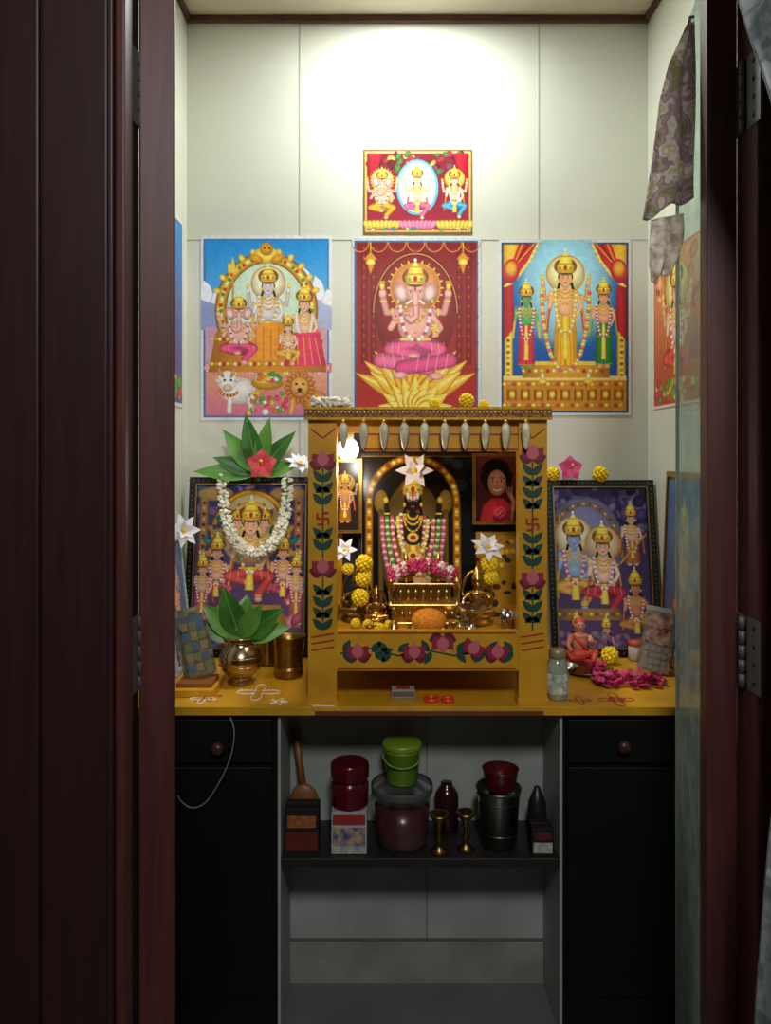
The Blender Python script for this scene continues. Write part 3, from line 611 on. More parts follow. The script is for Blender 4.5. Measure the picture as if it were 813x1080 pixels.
# ================================================================ FRAMED PICTURES
def framed(name,c,px0,py_top,px1,ybot,ytop,z0,bw,fm,fm2,th=.018,zrot=0):
    Ym=(ybot+ytop)/2; x0,x1=X(px0,Ym),X(px1,Ym); zt_=Z(py_top,ytop)
    u=Vector((1,0,0)); v=Vector((0,ytop-ybot,zt_-z0)); H=v.length; v.normalize(); n=u.cross(v)
    o=Vector((x0,ybot,z0)); W=x1-x0
    M=Matrix(((u.x,v.x,n.x,o.x),(u.y,v.y,n.y,o.y),(u.z,v.z,n.z,o.z),(0,0,0,1)))
    return framedM(name,c,M,W,H,bw,fm,fm2,th)
def framedM(name,c,M,W,H,bw,fm,fm2,th=.018):
    e=empty(name); q=B('frame')
    for a,d in (((0,0,0),(W,bw,th)),((0,H-bw,0),(W,H,th)),((0,bw,0),(bw,H-bw,th)),((W-bw,bw,0),(W,H-bw,th))): q.box(a,d,fm,M)
    t=bw*.16
    for a,d in (((bw-t,bw-t,th),(W-bw+t,bw,th+.002)),((bw-t,H-bw,th),(W-bw+t,H-bw+t,th+.002)),((bw-t,bw,th),(bw,H-bw,th+.002)),((W-bw,bw,th),(W-bw+t,H-bw,th+.002))): q.box(a,d,fm2,M)
    nb=int((W+H)/.013)
    for i in range(nb):
        s_=i/nb*(W+H)
        for k in (0,1):
            if s_<W: p=Vector((s_,bw*.4 if k==0 else H-bw*.4,th))
            else: p=Vector((bw*.4 if k==0 else W-bw*.4,s_-W,th))
            q.ell(M@p,bw*.09,fm2,seg=6,rings=4)
    q.box((.002,.002,0.0),(W-.002,H-.002,.006),mat('frame_backing','#3a2c20',.8),M); q.done(parent=e)
    TL=M@Vector((bw,H-bw,.009)); TR=M@Vector((W-bw,H-bw,.009)); BL=M@Vector((bw,bw,.009))
    picture_mesh('print',c,TL,TR,BL,PRG,e); return e
dkf=mat('dark_frame_wood','#100c0a',.3); gf=mat('gold_frame','#b98c38',.3,.8,noise=.2,ns=80); agf=mat('antique_gold_beading','#8a7448',.4,.6)
# left: Murugan
c=Cv(204,512,324,690,2.5,'#3c3c74'); c.vgrad(204,512,324,690,'#3a4080','#7a4a70'); c.gain=.95; c.des=.1
c.sprinkle(70,204,512,324,560,['#4a5498','#6470b0','#2e3670','#7a5a90','#8a7aa8'],3,8)
for k in (-1,1):
    c.rect(264+k*52-5,525,264+k*52+5,668,'#a87050',.5); c.beads([(264+k*52,526),(264+k*52,666)],2,['#d8a860','#6a3828'],6); c.ell(264+k*40,522,20,8,'#c09a58')
c.ring(264,572,42,52,7,G3,160,380); c.ring(264,572,42,52,4,G2,160,380); c.ell(264,562,34,40,'#dcc484',sh=.3,soft=5)
for i in range(13):
    a=math.radians(-84+i*14); c.ell(264+44*math.sin(a),592-48*math.cos(a),4.5,13,'#308078' if i%2 else '#b89444',ang=a); c.ell(264+48*math.sin(a),588-52*math.cos(a),2,3,'#2a48a8')
for dx in (-36,36): deity(c,264+dx,588,13.5,'#f0b498','#c84868',arms=4,gar=('#ffffff','#e04060'))
for dx in (-51,51): deity(c,264+dx,606,11,'#f0bc9c','#c86070',seated=False,arms=2,ln=5.2)
deity(c,264,558,20,'#fac0a0','#dc4c50',halo='#f0d080',gar=('#ffffff','#f0c040'),sash='#e86a38')
for dx in (-15,15): face(c,264+dx,556,13,'#f0b898'); crown(c,264+dx,550,13,.9)
face(c,264,558,20,'#fac0a0'); crown(c,264,551,20,1.2)
for i in range(17): c.ell(212+i*6.5,660+3*math.sin(i),5,8,'#e08898' if i%2 else '#c05a70',ang=(i-8)*.08,sh=.4)
c.poly([(230,644),(298,644),(306,666),(222,666)],'#c08a40',.3); c.beads([(226,656),(302,656)],2.2,[G1,'#b83030',G2],6)
c.sprinkle(60,206,668,322,689,['#c86a80','#c09040','#804060','#e0b8a8','#4a7098'],2.5,5)
framed('murugan_framed_picture',c,198,504,330,2.11,2.19,ZT+.001,.022,dkf,agf)
# right: Rama Sita
c=Cv(586,517,684,682,2.5,'#4a3a6a'); c.vgrad(586,517,684,682,'#3a3868','#60487a'); c.sprinkle(80,586,517,684,562,['#4c4280','#6a62a0','#302c58','#8a7ab0','#585098'],2.5,7); c.gain=.95; c.des=.14
c.ell(618,576,40,50,'#7a78a8',sh=.3,soft=6); c.ring(618,590,38,56,5,'#8a6c50',180,360); c.beads([(618+38*math.cos(math.radians(a)),590+56*math.sin(math.radians(a))) for a in range(180,361,9)],1.6,['#d0b080','#6a5040'],5)
c.line([(592,545),(588,632)],1.8,G2)
deity(c,606,572,17.5,'#8cb0e0','#e0a848',halo='#eee0c0',arms=2,gar=('#f8d0d8','#e05070'),sash='#d8a848'); deity(c,636,580,16.5,'#f8c8ac','#c8304c',halo='#ecd0a0',arms=2,gar=('#ffffff','#f080a0'),sash='#c03858')
deity(c,667,550,11,'#ecbca0','#c07040',arms=2,seated=False,ln=4.2); c.line([(654,596),(682,566)],2,G2)
c.poly([(588,642),(650,642),(656,654),(586,654)],'#a07848',.3); c.beads([(588,648),(654,648)],2,[G1,'#904060',G2],5.5)
deity(c,668,622,13,'#d88c6c','#d08a40',arms=2); deity(c,606,662,10,'#e0b098','#8a4a80',arms=2); deity(c,636,664,9,'#e0b098','#5a4a90',arms=2)
c.sprinkle(26,588,668,683,681,['#7a5888','#a06a80','#8a7890','#503a70'],2.5,5)
framed('rama_sita_framed_picture',c,577,507,692,2.11,2.19,ZT+.001,.022,dkf,agf)
# Balaji inside the shrine
c=Cv(386,484,543,640,2.5,'#0c1216'); c.sprinkle(40,386,484,543,520,['#15242c','#0a1014','#1c2c30'],3,9); c.des=.06
c.ell(437,532,44,50,'#1c1a12',sh=.3); c.ring(437,530,44,44,8,G3,180,360); c.ring(437,530,44,44,5,G2,180,360)
for sx_ in (393,481): c.line([(sx_,530),(sx_,640)],8,G3); c.line([(sx_,530),(sx_,640)],5,G2); c.beads([(sx_,528),(sx_,640)],2.2,[G1,G3],6)
c.beads([(437+44*math.cos(math.radians(a)),530+44*math.sin(math.radians(a))) for a in range(180,361,8)],2.4,[G1,G3,'#fff0a0'],5)
for sx_ in (405,470): c.ell(sx_,530,7,12,'#9a7a30'); c.line([(sx_,540),(sx_,640)],5,'#6a5020')
c.ell(437,575,33,66,'#6a5628',sh=.3)
deity(c,437,530,20,'#2e2622','#c89a34',seated=False,gar=('#e8e8d0','#d04050'),sash='#a84050',crn=1.6,ln=5.6)
for w,cc in ((31,['#c85068','#e0b0b8']),(26,['#488c48','#d0d8a0']),(21,['#d84860','#f0d0c0']),(15,['#e8c050','#f0e8b0'])): c.beads(c.ucurve(437,546,w,w*2.8),2.3,cc,3)
for yy in (566,584,602,620): c.ell(437,yy,6,5,G1 if yy%36 else '#c85068'); c.ell(437,yy,3,2.5,'#a03040')
c.ell(437,526,4,2.6,'#ffffff'); c.ell(432,524,1.6,4,'#ffffff'); c.ell(442,524,1.6,4,'#ffffff'); c.line([(437,519),(437,527)],1.6,'#d02020')
c.rect(500,560,543,640,'#b08020'); c.sprinkle(40,500,560,543,640,['#5a2410','#d8b040','#303030'],1.5,4)
framed('balaji_framed_picture',c,378,478,550,1.985,2.03,ZFL+.0008,.010,dkf,gf,th=.01)
def small(name,c,pxa,pya,pxb,pyb,Y,bw,fm,fm2):
    x0,x1=X(pxa,Y),X(pxb,Y); z1,z0=Z(pya,Y),Z(pyb,Y)
    M=Matrix(((1,0,0,x0),(0,0,-1,Y),(0,1,0,z0),(0,0,0,1))); return framedM(name,c,M,x1-x0,z1-z0,bw,fm,fm2,.01)
c=Cv(501,482,545,549,2.8,'#3a1216'); c.vgrad(501,482,545,549,'#6a302a','#3a1216')
for i in range(60):
    a=random.random()*6.28; c.ell(523+13*math.cos(a),502+13*math.sin(a),4.5,4.5,'#120c0a' if i%3 else '#2a1a14')
c.ell(523,502,14,14,'#0d0908',sh=.2)
c.poly([(505,549),(509,533),(518,525),(530,525),(541,533),(545,549)],'#b02830',.3); c.line([(525,526),(525,549)],.8,'#6a1418')
c.ell(524,509,10,13,'#c88a6c',sh=.3); c.ell(524,517,7,5,'#c08064',sh=.1); c.ell(519.5,507,2,1,'#f0e8e0'); c.ell(528.5,507,2,1,'#f0e8e0'); c.ell(519.5,507,1,1,'#180c08'); c.ell(528.5,507,1,1,'#180c08'); c.line([(517,504.3),(522,504)],.8,'#3a201a'); c.line([(526,504),(531.5,504.3)],.8,'#3a201a'); c.line([(524,507),(524.8,512.5)],1.3,'#a06a50'); c.line([(519.8,515.5),(524,517.6),(528.5,515.5)],1.5,'#f0e4dc')
c.line([(540,548),(542,528),(538,521)],4.5,'#c08468'); 
for q in (-2,0,2): c.line([(538+q,521),(537+q*1.5,514)],1.3,'#c08468')
small('guru_portrait',c,498,478,547,553,1.965,.008,gf,gf)
c=Cv(354,489,379,558,2.8,'#4a2c14'); c.rect(354,489,379,558,'#30241c'); deity(c,366,512,8,'#c89868','#b07028',seated=False,halo='#c8a858',ln=4.6)
small('small_deity_picture',c,347,484,382,562,1.972,.008,gf,gf)
def sideposter(name,c,xw,ya,yb,z0,z1,sgn):
    e=empty(name); xx=xw-sgn*.0022
    TL=(xx,ya,z1); TR=(xx,yb,z1); BL=(xx,ya,z0)
    picture_mesh('print',c,TL,TR,BL,PR,e); q=B('paper'); q.box((min(xw,xw-sgn*.0015),min(ya,yb),z0),(max(xw,xw-sgn*.0015),max(ya,yb),z1),MC['paper_white']); q.done(parent=e)
c=Cv(0,0,100,140,1.8,'#e8e0d8'); c.rect(3,3,97,137,'#c05a30'); c.vgrad(5,5,95,135,'#f0a060','#b84a28'); c.sprinkle(40,6,6,94,60,['#d87840','#f0b070','#b85030'],3,8); deity(c,50,42,20,'#f8c09c','#d84048',halo='#f8e090'); c.sprinkle(50,6,118,94,134,['#f0c048','#d03848','#60a840'],2,5)
sideposter('lakshmi_poster',c,XR,2.19,1.84,Z(432,2.19),Z(275,2.19),1)
c=Cv(0,0,100,140,1.6,'#e8e0d8'); c.rect(3,3,97,137,'#305aa0'); c.vgrad(5,5,95,135,'#3090d8','#704090'); deity(c,50,45,17,'#7fa0d8','#f0b030',halo='#ffe080'); c.sprinkle(60,6,115,94,134,['#f0c040','#d03040','#60a040'],2,5)
sideposter('krishna_poster',c,XL,1.80,2.19,Z(430,2.19),Z(235,2.19),-1)
c=Cv(0,0,100,120,1.6,'#2c3864'); c.vgrad(0,0,100,120,'#5c7cb0','#3a4870'); deity(c,50,38,15,'#f0b48c','#d06040',halo='#d0e0ff'); c.sprinkle(40,6,100,94,118,['#8090c0','#d080a0'],2,4)
def lean_side(name,c,xw,sgn,ya,yb,z0,z1,gap,fm,fm2,bw=.014):
    u=Vector((0,-1 if sgn>0 else 1,0)); base=Vector((xw-sgn*gap,yb if sgn>0 else ya,z0)); top=Vector((xw-sgn*.014,base.y,z1))
    v=(top-base); H=v.length; v.normalize(); n=u.cross(v)
    if n.x*sgn>0: n=-n
    M=Matrix(((u.x,v.x,n.x,base.x),(u.y,v.y,n.y,base.y),(u.z,v.z,n.z,base.z),(0,0,0,1)))
    framedM(name,c,M,abs(yb-ya),H,bw,fm,fm2,.012)
lean_side('durga_framed_picture',c,XR,1,1.78,2.02,ZT+.001,Z(497,2.02),.035,gf,gf)
lean_side('krishna_framed_picture',c,XL,-1,1.90,2.07,ZT+.001,Z(566,2.0),.05,mat('pale_blue_frame','#8fb6c8',.4),mat('white_frame','#d8dcdc',.4))
# ================================================================ FLOWERS & GREENERY
yf1=mat('marigold_yellow','#f6dc20',.7); yf2=mat('marigold_deep_yellow','#ecc410',.7); wf=mat('jasmine_white','#f0eedc',.6); wfp=mat('lily_petal_white','#f0eff4',.5)
grn=mat('leaf_green','#37752a',.4,noise=.3,ns=18); grn2=mat('leaf_light_green','#5d9a3a',.45,noise=.25,ns=18); pinkf=mat('hibiscus_red','#c9333f',.5,noise=.15,ns=20); pnk=mat('rose_pink','#d6477a',.6); mg=mat('magenta_petal','#c22d5e',.6,noise=.2,ns=50); lpk=mat('rose_pale','#eec9c4',.6)
vein=mat('leaf_vein','#86ac60',.5)
def marigold(px,py,Y,r,z=None):
    q=B('marigold_flower'); p=P(px,py,Y)
    if z is not None: p.z=z
    q.puff(p,r,yf1,yf2); return q.done()
b=B('jasmine_garland')
pts=[]
for i in range(41):
    t=i/40; a=math.pi*t; px=269-34*math.cos(a); py=503+80*math.sin(a)**.75
    pts.append(P(px,py,2.095+.05*(1-math.sin(a))))
path=pts
for i in range(len(path)-1):
    for k in range(11):
        p=path[i].lerp(path[i+1],random.random()); a=random.random()*6.28
        d=Vector((math.cos(a),math.sin(a)*.6-.3,random.uniform(-.8,.8))).normalized(); R=d.to_track_quat('Z','Y').to_matrix()
        b.ell(p+d*.010,(.0045,.0045,.009),wf,R=R,seg=6,rings=5)
b.tube(path,.004,grn,6); b.done()
def lf(b,o,d,l,w,m,droop):
    b.leaf(o,d,(0,-1,.3),l,w,m,droop=droop,fold=.18,nu=10,pw=.85)
    dd=Vector(d).normalized(); nn=Vector((0,-1,.3)); nn=(nn-dd*nn.dot(dd)).normalized()
    b.tube([o+dd*(l*t)-nn*(droop*l*t*t)+nn*.0006 for t in (0,.2,.4,.6,.8,.97)],[.0012,.0011,.001,.0008,.0006,.0003],vein,5)
b=B('mango_leaf_bunch'); o=P(272,500,2.16)
for ax,az,l,w,m in ((-1,.42,.13,.048,grn),(-.62,.85,.155,.055,grn2),(-.18,1,.17,.055,grn),(.22,1,.16,.05,grn2),(.62,.72,.16,.05,grn),(-1,.08,.175,.05,grn2),(.95,.25,.12,.045,grn2)):
    lf(b,o,(ax,-.25,az),l,w,m,.12)
b.tube([o+Vector((0,0,-.02)),o+Vector((0,0,.03))],.004,grn); b.done()
def hibiscus(px,py,Y,s,m=pinkf,name='hibiscus_flower'):
    q=B(name); p=P(px,py,Y); q.petals(p,5,s,s*1.15,m,face=(0.1,-1,.15),cone=.45,droop=.35,rot=.3)
    q.tube([p,p+Vector((.002,-s*.7,.01))],s*.05,yf1,6); q.ell(p+Vector((.002,-s*.7,.01)),s*.1,yf1,seg=8,rings=6); q.done()
hibiscus(276,490,2.08,.040); hibiscus(601,494,2.13,.034,pnk)
def lily(px,py,Y,s,up=(0,-.8,.6),n=7):
    q=B('white_lily_flower'); p=P(px,py,Y); q.petals(p,n,s,s*.5,wfp,face=up,cone=.35,droop=.2,core=yf2); q.petals(p,n-2,s*.7,s*.4,wfp,face=up,cone=1,droop=.1,rot=.4); q.done()
lily(316,490,2.13,.045,up=(.3,-.5,.8))
marigold(633,500,2.17,.023); marigold(583,500,2.17,.021); marigold(643,690,2.03,.023,ZT+.024)
lily(193,560,1.99,.045,up=(.5,-.8,.2))
b=B('jasmine_string'); 
for i in range(120):
    t=random.random(); p=Vector((X(330+38*t,1.74),1.735+random.uniform(-.012,.012),zt+.010+random.uniform(-.004,.012)))
    d=Vector((random.uniform(-1,1),random.uniform(-1,1),random.uniform(-.2,1))).normalized(); b.ell(p,(.0045,.0045,.008),wf,R=d.to_track_quat('Z','Y').to_matrix(),seg=6,rings=5)
b.done()
for px,r,Y in ((492,.018,1.75),(458,.013,1.78),(510,.012,1.80)): marigold(px,0,Y,r,zt+.0015+r*.95)
# ================================================================ POTS
b=B('brass_kalash'); o=Vector((X(254,1.865),1.865,ZT))
b.lathe(o,[(.0001,.001),(.030,.001),(.033,.006),(.026,.012),(.030,.018),(.046,.034),(.052,.056),(.048,.076),(.034,.090),(.030,.096),(.031,.102),(.042,.110),(.044,.113),(.038,.112),(.028,.100),(.0001,.099)],mat('kalash_brass','#b9a684',.22,1,noise=.12,ns=50),32)
for zz,rr in ((.045,.0505),(.066,.051)): b.lathe(o,[(rr-.001,zz),(rr+.0012,zz+.001),(rr-.001,zz+.002)],brass,32)
b.done()
b=B('betel_leaves'); 
for ax,ay,az,l,w,m in ((-.7,-.3,.7,.12,.055,grn2),(-.25,-.4,.9,.135,.06,grn),(.2,-.3,1,.10,.055,grn2),(.7,-.35,.55,.13,.06,grn),(-.95,-.2,.35,.12,.05,grn),(.95,-.1,.25,.12,.05,grn2),(0,.5,.8,.12,.055,grn),(.45,-.5,.75,.11,.05,grn2)):
    lf(b,o+Vector((0,0,.108)),(ax,ay,az),l,w,m,.2)
b.done()
b=B('brass_tumbler'); o=Vector((X(305,1.93),1.92,ZT)); b.lathe(o,[(.0001,.001),(.034,.001),(.036,.006),(.034,.03),(.035,.07),(.041,.098),(.043,.101),(.039,.098),(.033,.07),(.031,.01),(.0001,.01)],dbrass,28)
for zz in (.02,.024,.075): b.lathe(o,[(.0355,zz),(.0368,zz+.0015),(.0355,zz+.003)],brass,28)
b.done()
b=B('brass_tumbler'); o=Vector((X(283,2.05),2.03,ZT)); b.lathe(o,[(.0001,.001),(.028,.001),(.029,.01),(.03,.07),(.036,.09),(.033,.09),(.028,.07),(.026,.01),(.0001,.01)],dbrass,28); b.done()
# left stand with cards
b=B('photo_card_stand'); yy=1.79; cc=['#5c6c50','#8a7c68','#4c5048']
b.box((X(186,yy),1.75,ZT+.0005),(X(229,yy),1.87,ZT+.016),yel); b.box((X(188,yy),1.77,ZT+.016),(X(225,yy),1.85,ZT+.026),mat('stand_wood','#8a5420',.5))
for k in range(3):
    M=Matrix.Translation((X(190+k*5,yy),1.835-k*.016,ZT+.027))@Matrix.Rotation(math.radians(-9),4,'X')@Matrix.Rotation(math.radians(-14),4,'Y')
    b.box((-.004,-.001,0),(.062,.001,.15-.012*k),mat('card_%d'%k,cc[k],.5,noise=.5,ns=60,col2=['#a09878','#506a88','#8a7858'][k]),M=M)
    if k==2:
        for r_ in range(5):
            for q_ in range(3): b.box((.0+q_*.019,-.0018,.012+r_*.024),(.016+q_*.019,-.001,.030+r_*.024),mat('stamp_%d'%((r_+q_)%3),['#4a6480','#8a7c58','#687850'][(r_+q_)%3],.5),M)
b.done(bevel=.001)
b=B('desk_calendar'); 
M=Matrix.Translation((X(668,1.96),1.94,ZT+.003))@Matrix.Rotation(math.radians(14),4,'Y')@Matrix.Rotation(math.radians(-12),4,'X')@Matrix.Rotation(math.radians(-25),4,'Z')
b.box((0,-.002,.012),(.075,.002,.17),mat('calendar_print','#5d7b58',.45,noise=.4,ns=45,col2='#a98a78'),M)
b.box((-.001,-.003,.16),(.076,.003,.172),mat('calendar_edge','#98988f',.5),M); b.box((.008,-.003,.08),(.067,-.002,.15),mat('calendar_picture','#8a3848',.4,noise=.5,ns=70,col2='#b89880'),M)
for r_ in range(4):
    for q_ in range(4): b.box((.008+q_*.015,-.003,.016+r_*.015),(.02+q_*.015,-.002,.028+r_*.015),mat('calendar_cell','#8f8a7c',.5),M)
b.done()
# ================================================================ INSIDE SHRINE
b=B('brass_throne'); Yt=1.90; cx=X(446,Yt); z0_=ZFL+.0006
w0=(482-410)/2*Yt/F
b.box((cx-w0,Yt-.05,z0_),(cx+w0,Yt+.05,ZFL+.012),brass); b.box((cx-w0*.92,Yt-.045,ZFL+.012),(cx+w0*.92,Yt+.045,ZFL+.045),brass)
b.box((cx-w0,Yt-.05,ZFL+.045),(cx+w0,Yt+.05,ZFL+.055),brass); b.box((cx-w0*.8,Yt-.03,ZFL+.055),(cx+w0*.8,Yt+.045,ZFL+.095),dbrass); b.box((cx-w0*.88,Yt-.036,ZFL+.095),(cx+w0*.88,Yt+.05,ZFL+.103),brass)
for i in range(9): b.ell((cx-w0*.82+i*w0*.205,Yt-.047,ZFL+.028),(.006,.004,.011),brass,seg=8,rings=6)
for i in range(7): b.ell((cx-w0*.66+i*w0*.22,Yt-.032,ZFL+.075),(.006,.004,.014),brass,seg=8,rings=6)
for k in (-1,1):
    b.lathe((cx+k*w0*.95,Yt-.04,ZFL+.055),[(.009,0),(.005,.008),(.007,.03),(.004,.045),(.009,.055),(.003,.065),(.0001,.072)],brass,12)
    for j in (-1,1): b.ell((cx+k*w0*.9,Yt+j*.04,ZFL+.0066),(.01,.01,.006),brass)
b.done(bevel=.001)
b=B('rose_garland'); 
for i in range(30):
    t=(i%15)/14; px=413+66*t; m=[pnk,lpk,mg,wf,pinkf][i%5]; p=Vector((X(px,1.875),1.875+random.uniform(-.012,.008),ZFL+.117+.024*math.sin(math.pi*t)+(.012 if i>14 else 0)))
    b.puff(p,.0125,m,[mg,wf,pnk,lpk,mg][i%5],n=16,pr=.45)
b.done()
def idol(name,px,Y,z,h,m,kind=0):
    b=B(name); o=Vector((X(px,Y),Y,z)); s=h
    def E(x,y,zz,rx,ry,rz): b.ell(o+Vector((x*s,y*s,zz*s)),(rx*s,ry*s,rz*s),m,seg=12,rings=8)
    def T(pts,r): b.tube([o+Vector((x*s,y*s,zz*s)) for x,y,zz in pts],[q*s for q in r],m,8)
    b.lathe(o,[(.0001,0),(.26*s,0),(.27*s,.04*s),(.2*s,.08*s),(.24*s,.13*s),(.0001,.14*s)],m,16)
    E(0,0,.22,.24,.16,.09)
    T([(-.1,-.02,.22),(-.27,-.08,.2),(0,-.14,.2)],[.08,.07,.05]); T([(.1,-.02,.22),(.27,-.08,.2),(0,-.13,.17)],[.08,.07,.05])
    E(0,0,.38,.13,.09,.16); E(0,0,.48,.16,.08,.06)
    T([(-.14,0,.48),(-.25,-.03,.36),(-.13,-.13,.33)],[.05,.045,.04]); T([(.14,0,.48),(.25,-.03,.37),(.18,-.13,.45)],[.05,.045,.04])
    E(0,-.01,.63,.085,.085,.1); T([(0,0,.5),(0,0,.6)],[.045,.045]); E(0,-.09,.62,.018,.025,.03)
    b.lathe(o+Vector((0,0,.68*s)),[(.09*s,0),(.095*s,.03*s),(.06*s,.14*s),(.03*s,.22*s),(.0001,.28*s)],m,12)
    if kind:
        T([(.24*math.cos(a),.06,.45+.4*math.sin(a)) for a in [math.pi*k/12 for k in range(13)]],[.03]*13); T([(-.24,.06,.1),(-.24,.06,.45)],[.03]*2); T([(.24,.06,.1),(.24,.06,.45)],[.03]*2)
    b.done(remesh=max(.0012,h*.018))
idol('brass_ganesha_idol',428,1.905,ZFL+.104,.075,brass); idol('brass_lakshmi_idol',462,1.905,ZFL+.104,.075,brass)
idol('brass_krishna_idol',503,1.90,ZFL+.001,.15,brass,1); idol('brass_hanuman_idol',397,1.89,ZFL+.001,.10,brass,1); idol('brass_devi_idol',376,1.93,ZFL+.001,.14,dbrass,1)
idol('silver_lakshmi_idol',488,1.86,ZFL+.001,.07,silver)
for px,py,Y,r in ((384,594,1.88,.022),(383,611,1.875,.020),(380,630,1.865,.022),(516,595,1.85,.021),(518,609,1.85,.019),(367,600,1.88,.015)):
    marigold(px,py,Y,r)
for px,r,Y in ((410,.012,1.82),(388,.013,1.82),(375,.012,1.84),(401,.011,1.80)): marigold(px,0,Y,r,ZFL+.001+r)
lily(437,497,1.96,.048,up=(0,-.9,.3),n=6); lily(514,578,1.85,.042,up=(.2,-.7,.6)); lily(364,580,1.88,.032,up=(-.2,-.8,.3),n=6)
b=B('rose_flower'); b.puff(P(527,541,1.935),.016,mg,pinkf,n=30,pr=.4); b.done()
b=B('sweet_plate'); o=Vector((X(452,1.79),1.79,ZFL)); b.lathe(o,[(.0001,.001),(.03,.001),(.048,.007),(.052,.011),(.050,.012),(.03,.004),(.0001,.004)],silver,32); b.done()
lad=mat('orange_laddu','#ee9626',.8,noise=.15,ns=140,bump=.6)
b=B('orange_laddu'); b.ell(o+Vector((0,0,.031)),(.040,.036,.027),lad,seg=24,rings=14)
for i in range(110):
    z=1-2*(i+.5)/110; a=i*2.39996; q=math.sqrt(1-z*z); b.ell(o+Vector((.039*q*math.cos(a),.035*q*math.sin(a),.031+.026*z)),.0026,lad,seg=6,rings=4)
b.done()
b=B('silver_pedestal_bowl'); o=Vector((X(497,1.80),1.795,ZFL)); b.lathe(o,[(.0001,.001),(.026,.001),(.028,.005),(.01,.012),(.006,.028),(.008,.036),(.024,.044),(.038,.060),(.039,.062),(.035,.060),(.02,.048),(.0001,.046)],silver,28); b.done()
b=B('steel_cup'); o=Vector((X(535,1.80),1.80,ZFL)); b.lathe(o,[(.0001,.001),(.014,.001),(.015,.004),(.015,.03),(.018,.052),(.0165,.052),(.0135,.03),(.013,.006),(.0001,.005)],silver,24); b.done()
b=B('brass_bell'); o=Vector((X(415,1.78),1.775,ZFL)); b.lathe(o,[(.018,.001),(.019,.002),(.013,.012),(.011,.026),(.004,.032),(.003,.036),(.005,.042),(.003,.048),(.0045,.06),(.0001,.066)],brass,20); b.done()
b=B('oil_lamp'); o=Vector((X(477,1.80),1.77,ZFL)); b.lathe(o,[(.0001,.001),(.014,.001),(.015,.003),(.005,.008),(.004,.022),(.012,.028),(.017,.034),(.014,.033),(.0001,.03)],brass,20); b.done()
b=B('incense_holder'); o=Vector((X(390,1.77),1.765,ZFL)); b.lathe(o,[(.0001,.001),(.016,.001),(.017,.004),(.008,.008),(.009,.02),(.013,.024),(.0001,.025)],brass,20); b.tube([o+Vector((0,0,.02)),o+Vector((.012,0,.10))],.0008,wood2,5); b.done()
b=B('lamp_bulb'); p=P(367,474,1.735); em=mat('warm_bulb','#fff8ea',.5,emit=9)
b.ell(p,(.024,.022,.026),em,seg=20,rings=12); b.lathe(p+Vector((0,0,.020)),[(.012,0),(.013,.012),(.013,.02),(.0001,.024)],mat('bulb_socket','#d8d8d0',.4),16)
b.tube([p+Vector((0,0,.042)),Vector((p.x,p.y,pz(442)-.001))],.002,mat('socket_wire','#e0e0d8',.5),6); b.done()
for px,y_,r_ in ((455,1.725,.017),(472,1.722,.015)):
    b=B('tealight_candle'); b.lathe((X(px,1.72),y_,ZT),[(.0001,.0005),(r_-.001,.0005),(r_,.002),(r_,.009),(r_-.002,.009),(r_-.002,.006),(.0001,.006)],mat('red_wax_cup','#d8381c',.4),20); b.tube([(X(px,1.72),y_,ZT+.006),(X(px,1.72),y_,ZT+.011)],.0008,wf,5); b.done()
b=B('matchbox'); b.cbox((X(425,1.76),1.76,ZT+.010),(.052,.034,.018),mat('matchbox_card','#9a9e9c',.5)); b.cbox((X(425,1.76),1.7425,ZT+.010),(.050,.001,.012),mat('striker','#6a5a4c',.8)); b.cbox((X(425,1.76),1.76,ZT+.0195),(.03,.02,.001),red); b.done(bevel=.001)
b=B('cotton_thread'); b.tube([Vector((X(329+i*4,1.69),1.688+.002*math.sin(i*1.2),ZT+.0015)) for i in range(7)],.0012,wf,6); b.done()
# ================================================================ RIGHT SIDE OF COUNTER
b=B('labelled_jar'); o=Vector((X(587.5,1.735)+.002,1.745,ZT)); jg=mat('jar_glass','#c5d3c4',.1,trans=.6)
b.lathe(o,[(.0001,.001),(.022,.001),(.024,.005),(.024,.075),(.019,.088),(.016,.092),(.0001,.092)],jg,24); b.lathe(o,[(.0245,.015),(.0248,.016),(.0248,.058),(.0245,.059)],mat('jar_label','#b8c4b4',.5,noise=.5,ns=70,col2='#dfe6dd'),24)
b.lathe(o,[(.0001,.092),(.018,.092),(.019,.095),(.019,.108),(.017,.111),(.0001,.111)],mat('jar_lid','#a89a78',.35,.5),24); b.done()
b=B('brass_plate'); o=Vector((X(618,1.96),1.95,ZT)); b.lathe(o,[(.0001,.001),(.04,.001),(.06,.009),(.064,.013),(.061,.013),(.04,.005),(.0001,.004)],dbrass,32); b.done()
b=B('oil_bowl'); o=Vector((X(600,1.93),1.94,ZT+.0055)); b.lathe(o,[(.0001,.0),(.016,.0),(.024,.012),(.026,.018),(.023,.017),(.014,.006),(.0001,.005)],silver,20); b.done()
b=B('petal_offering'); o=Vector((X(628,1.97),1.955,ZT+.013)); b.ell(o,(.02,.018,.012),mg,seg=12,rings=8)
for i in range(22): b.leaf(o+Vector((random.uniform(-.018,.018),random.uniform(-.018,.018),.004)),(random.uniform(-1,1),random.uniform(-1,1),.5),(0,0,1),.02,.012,mg)
b.done()
b=B('seated_saint_figurine'); sk=mat('figurine_skin','#d98c72',.4); rd=mat('figurine_robe','#cf4a38',.45); o=Vector((X(617,1.99),2.045,ZT)); s=.13
def E(x,y,z,r,m): b.ell(o+Vector((x*s,y*s,z*s)),[q*s for q in r],m,seg=14,rings=10)
def T(pts,r,m): b.tube([o+Vector((x*s,y*s,z*s)) for x,y,z in pts],[q*s for q in r],m,10)
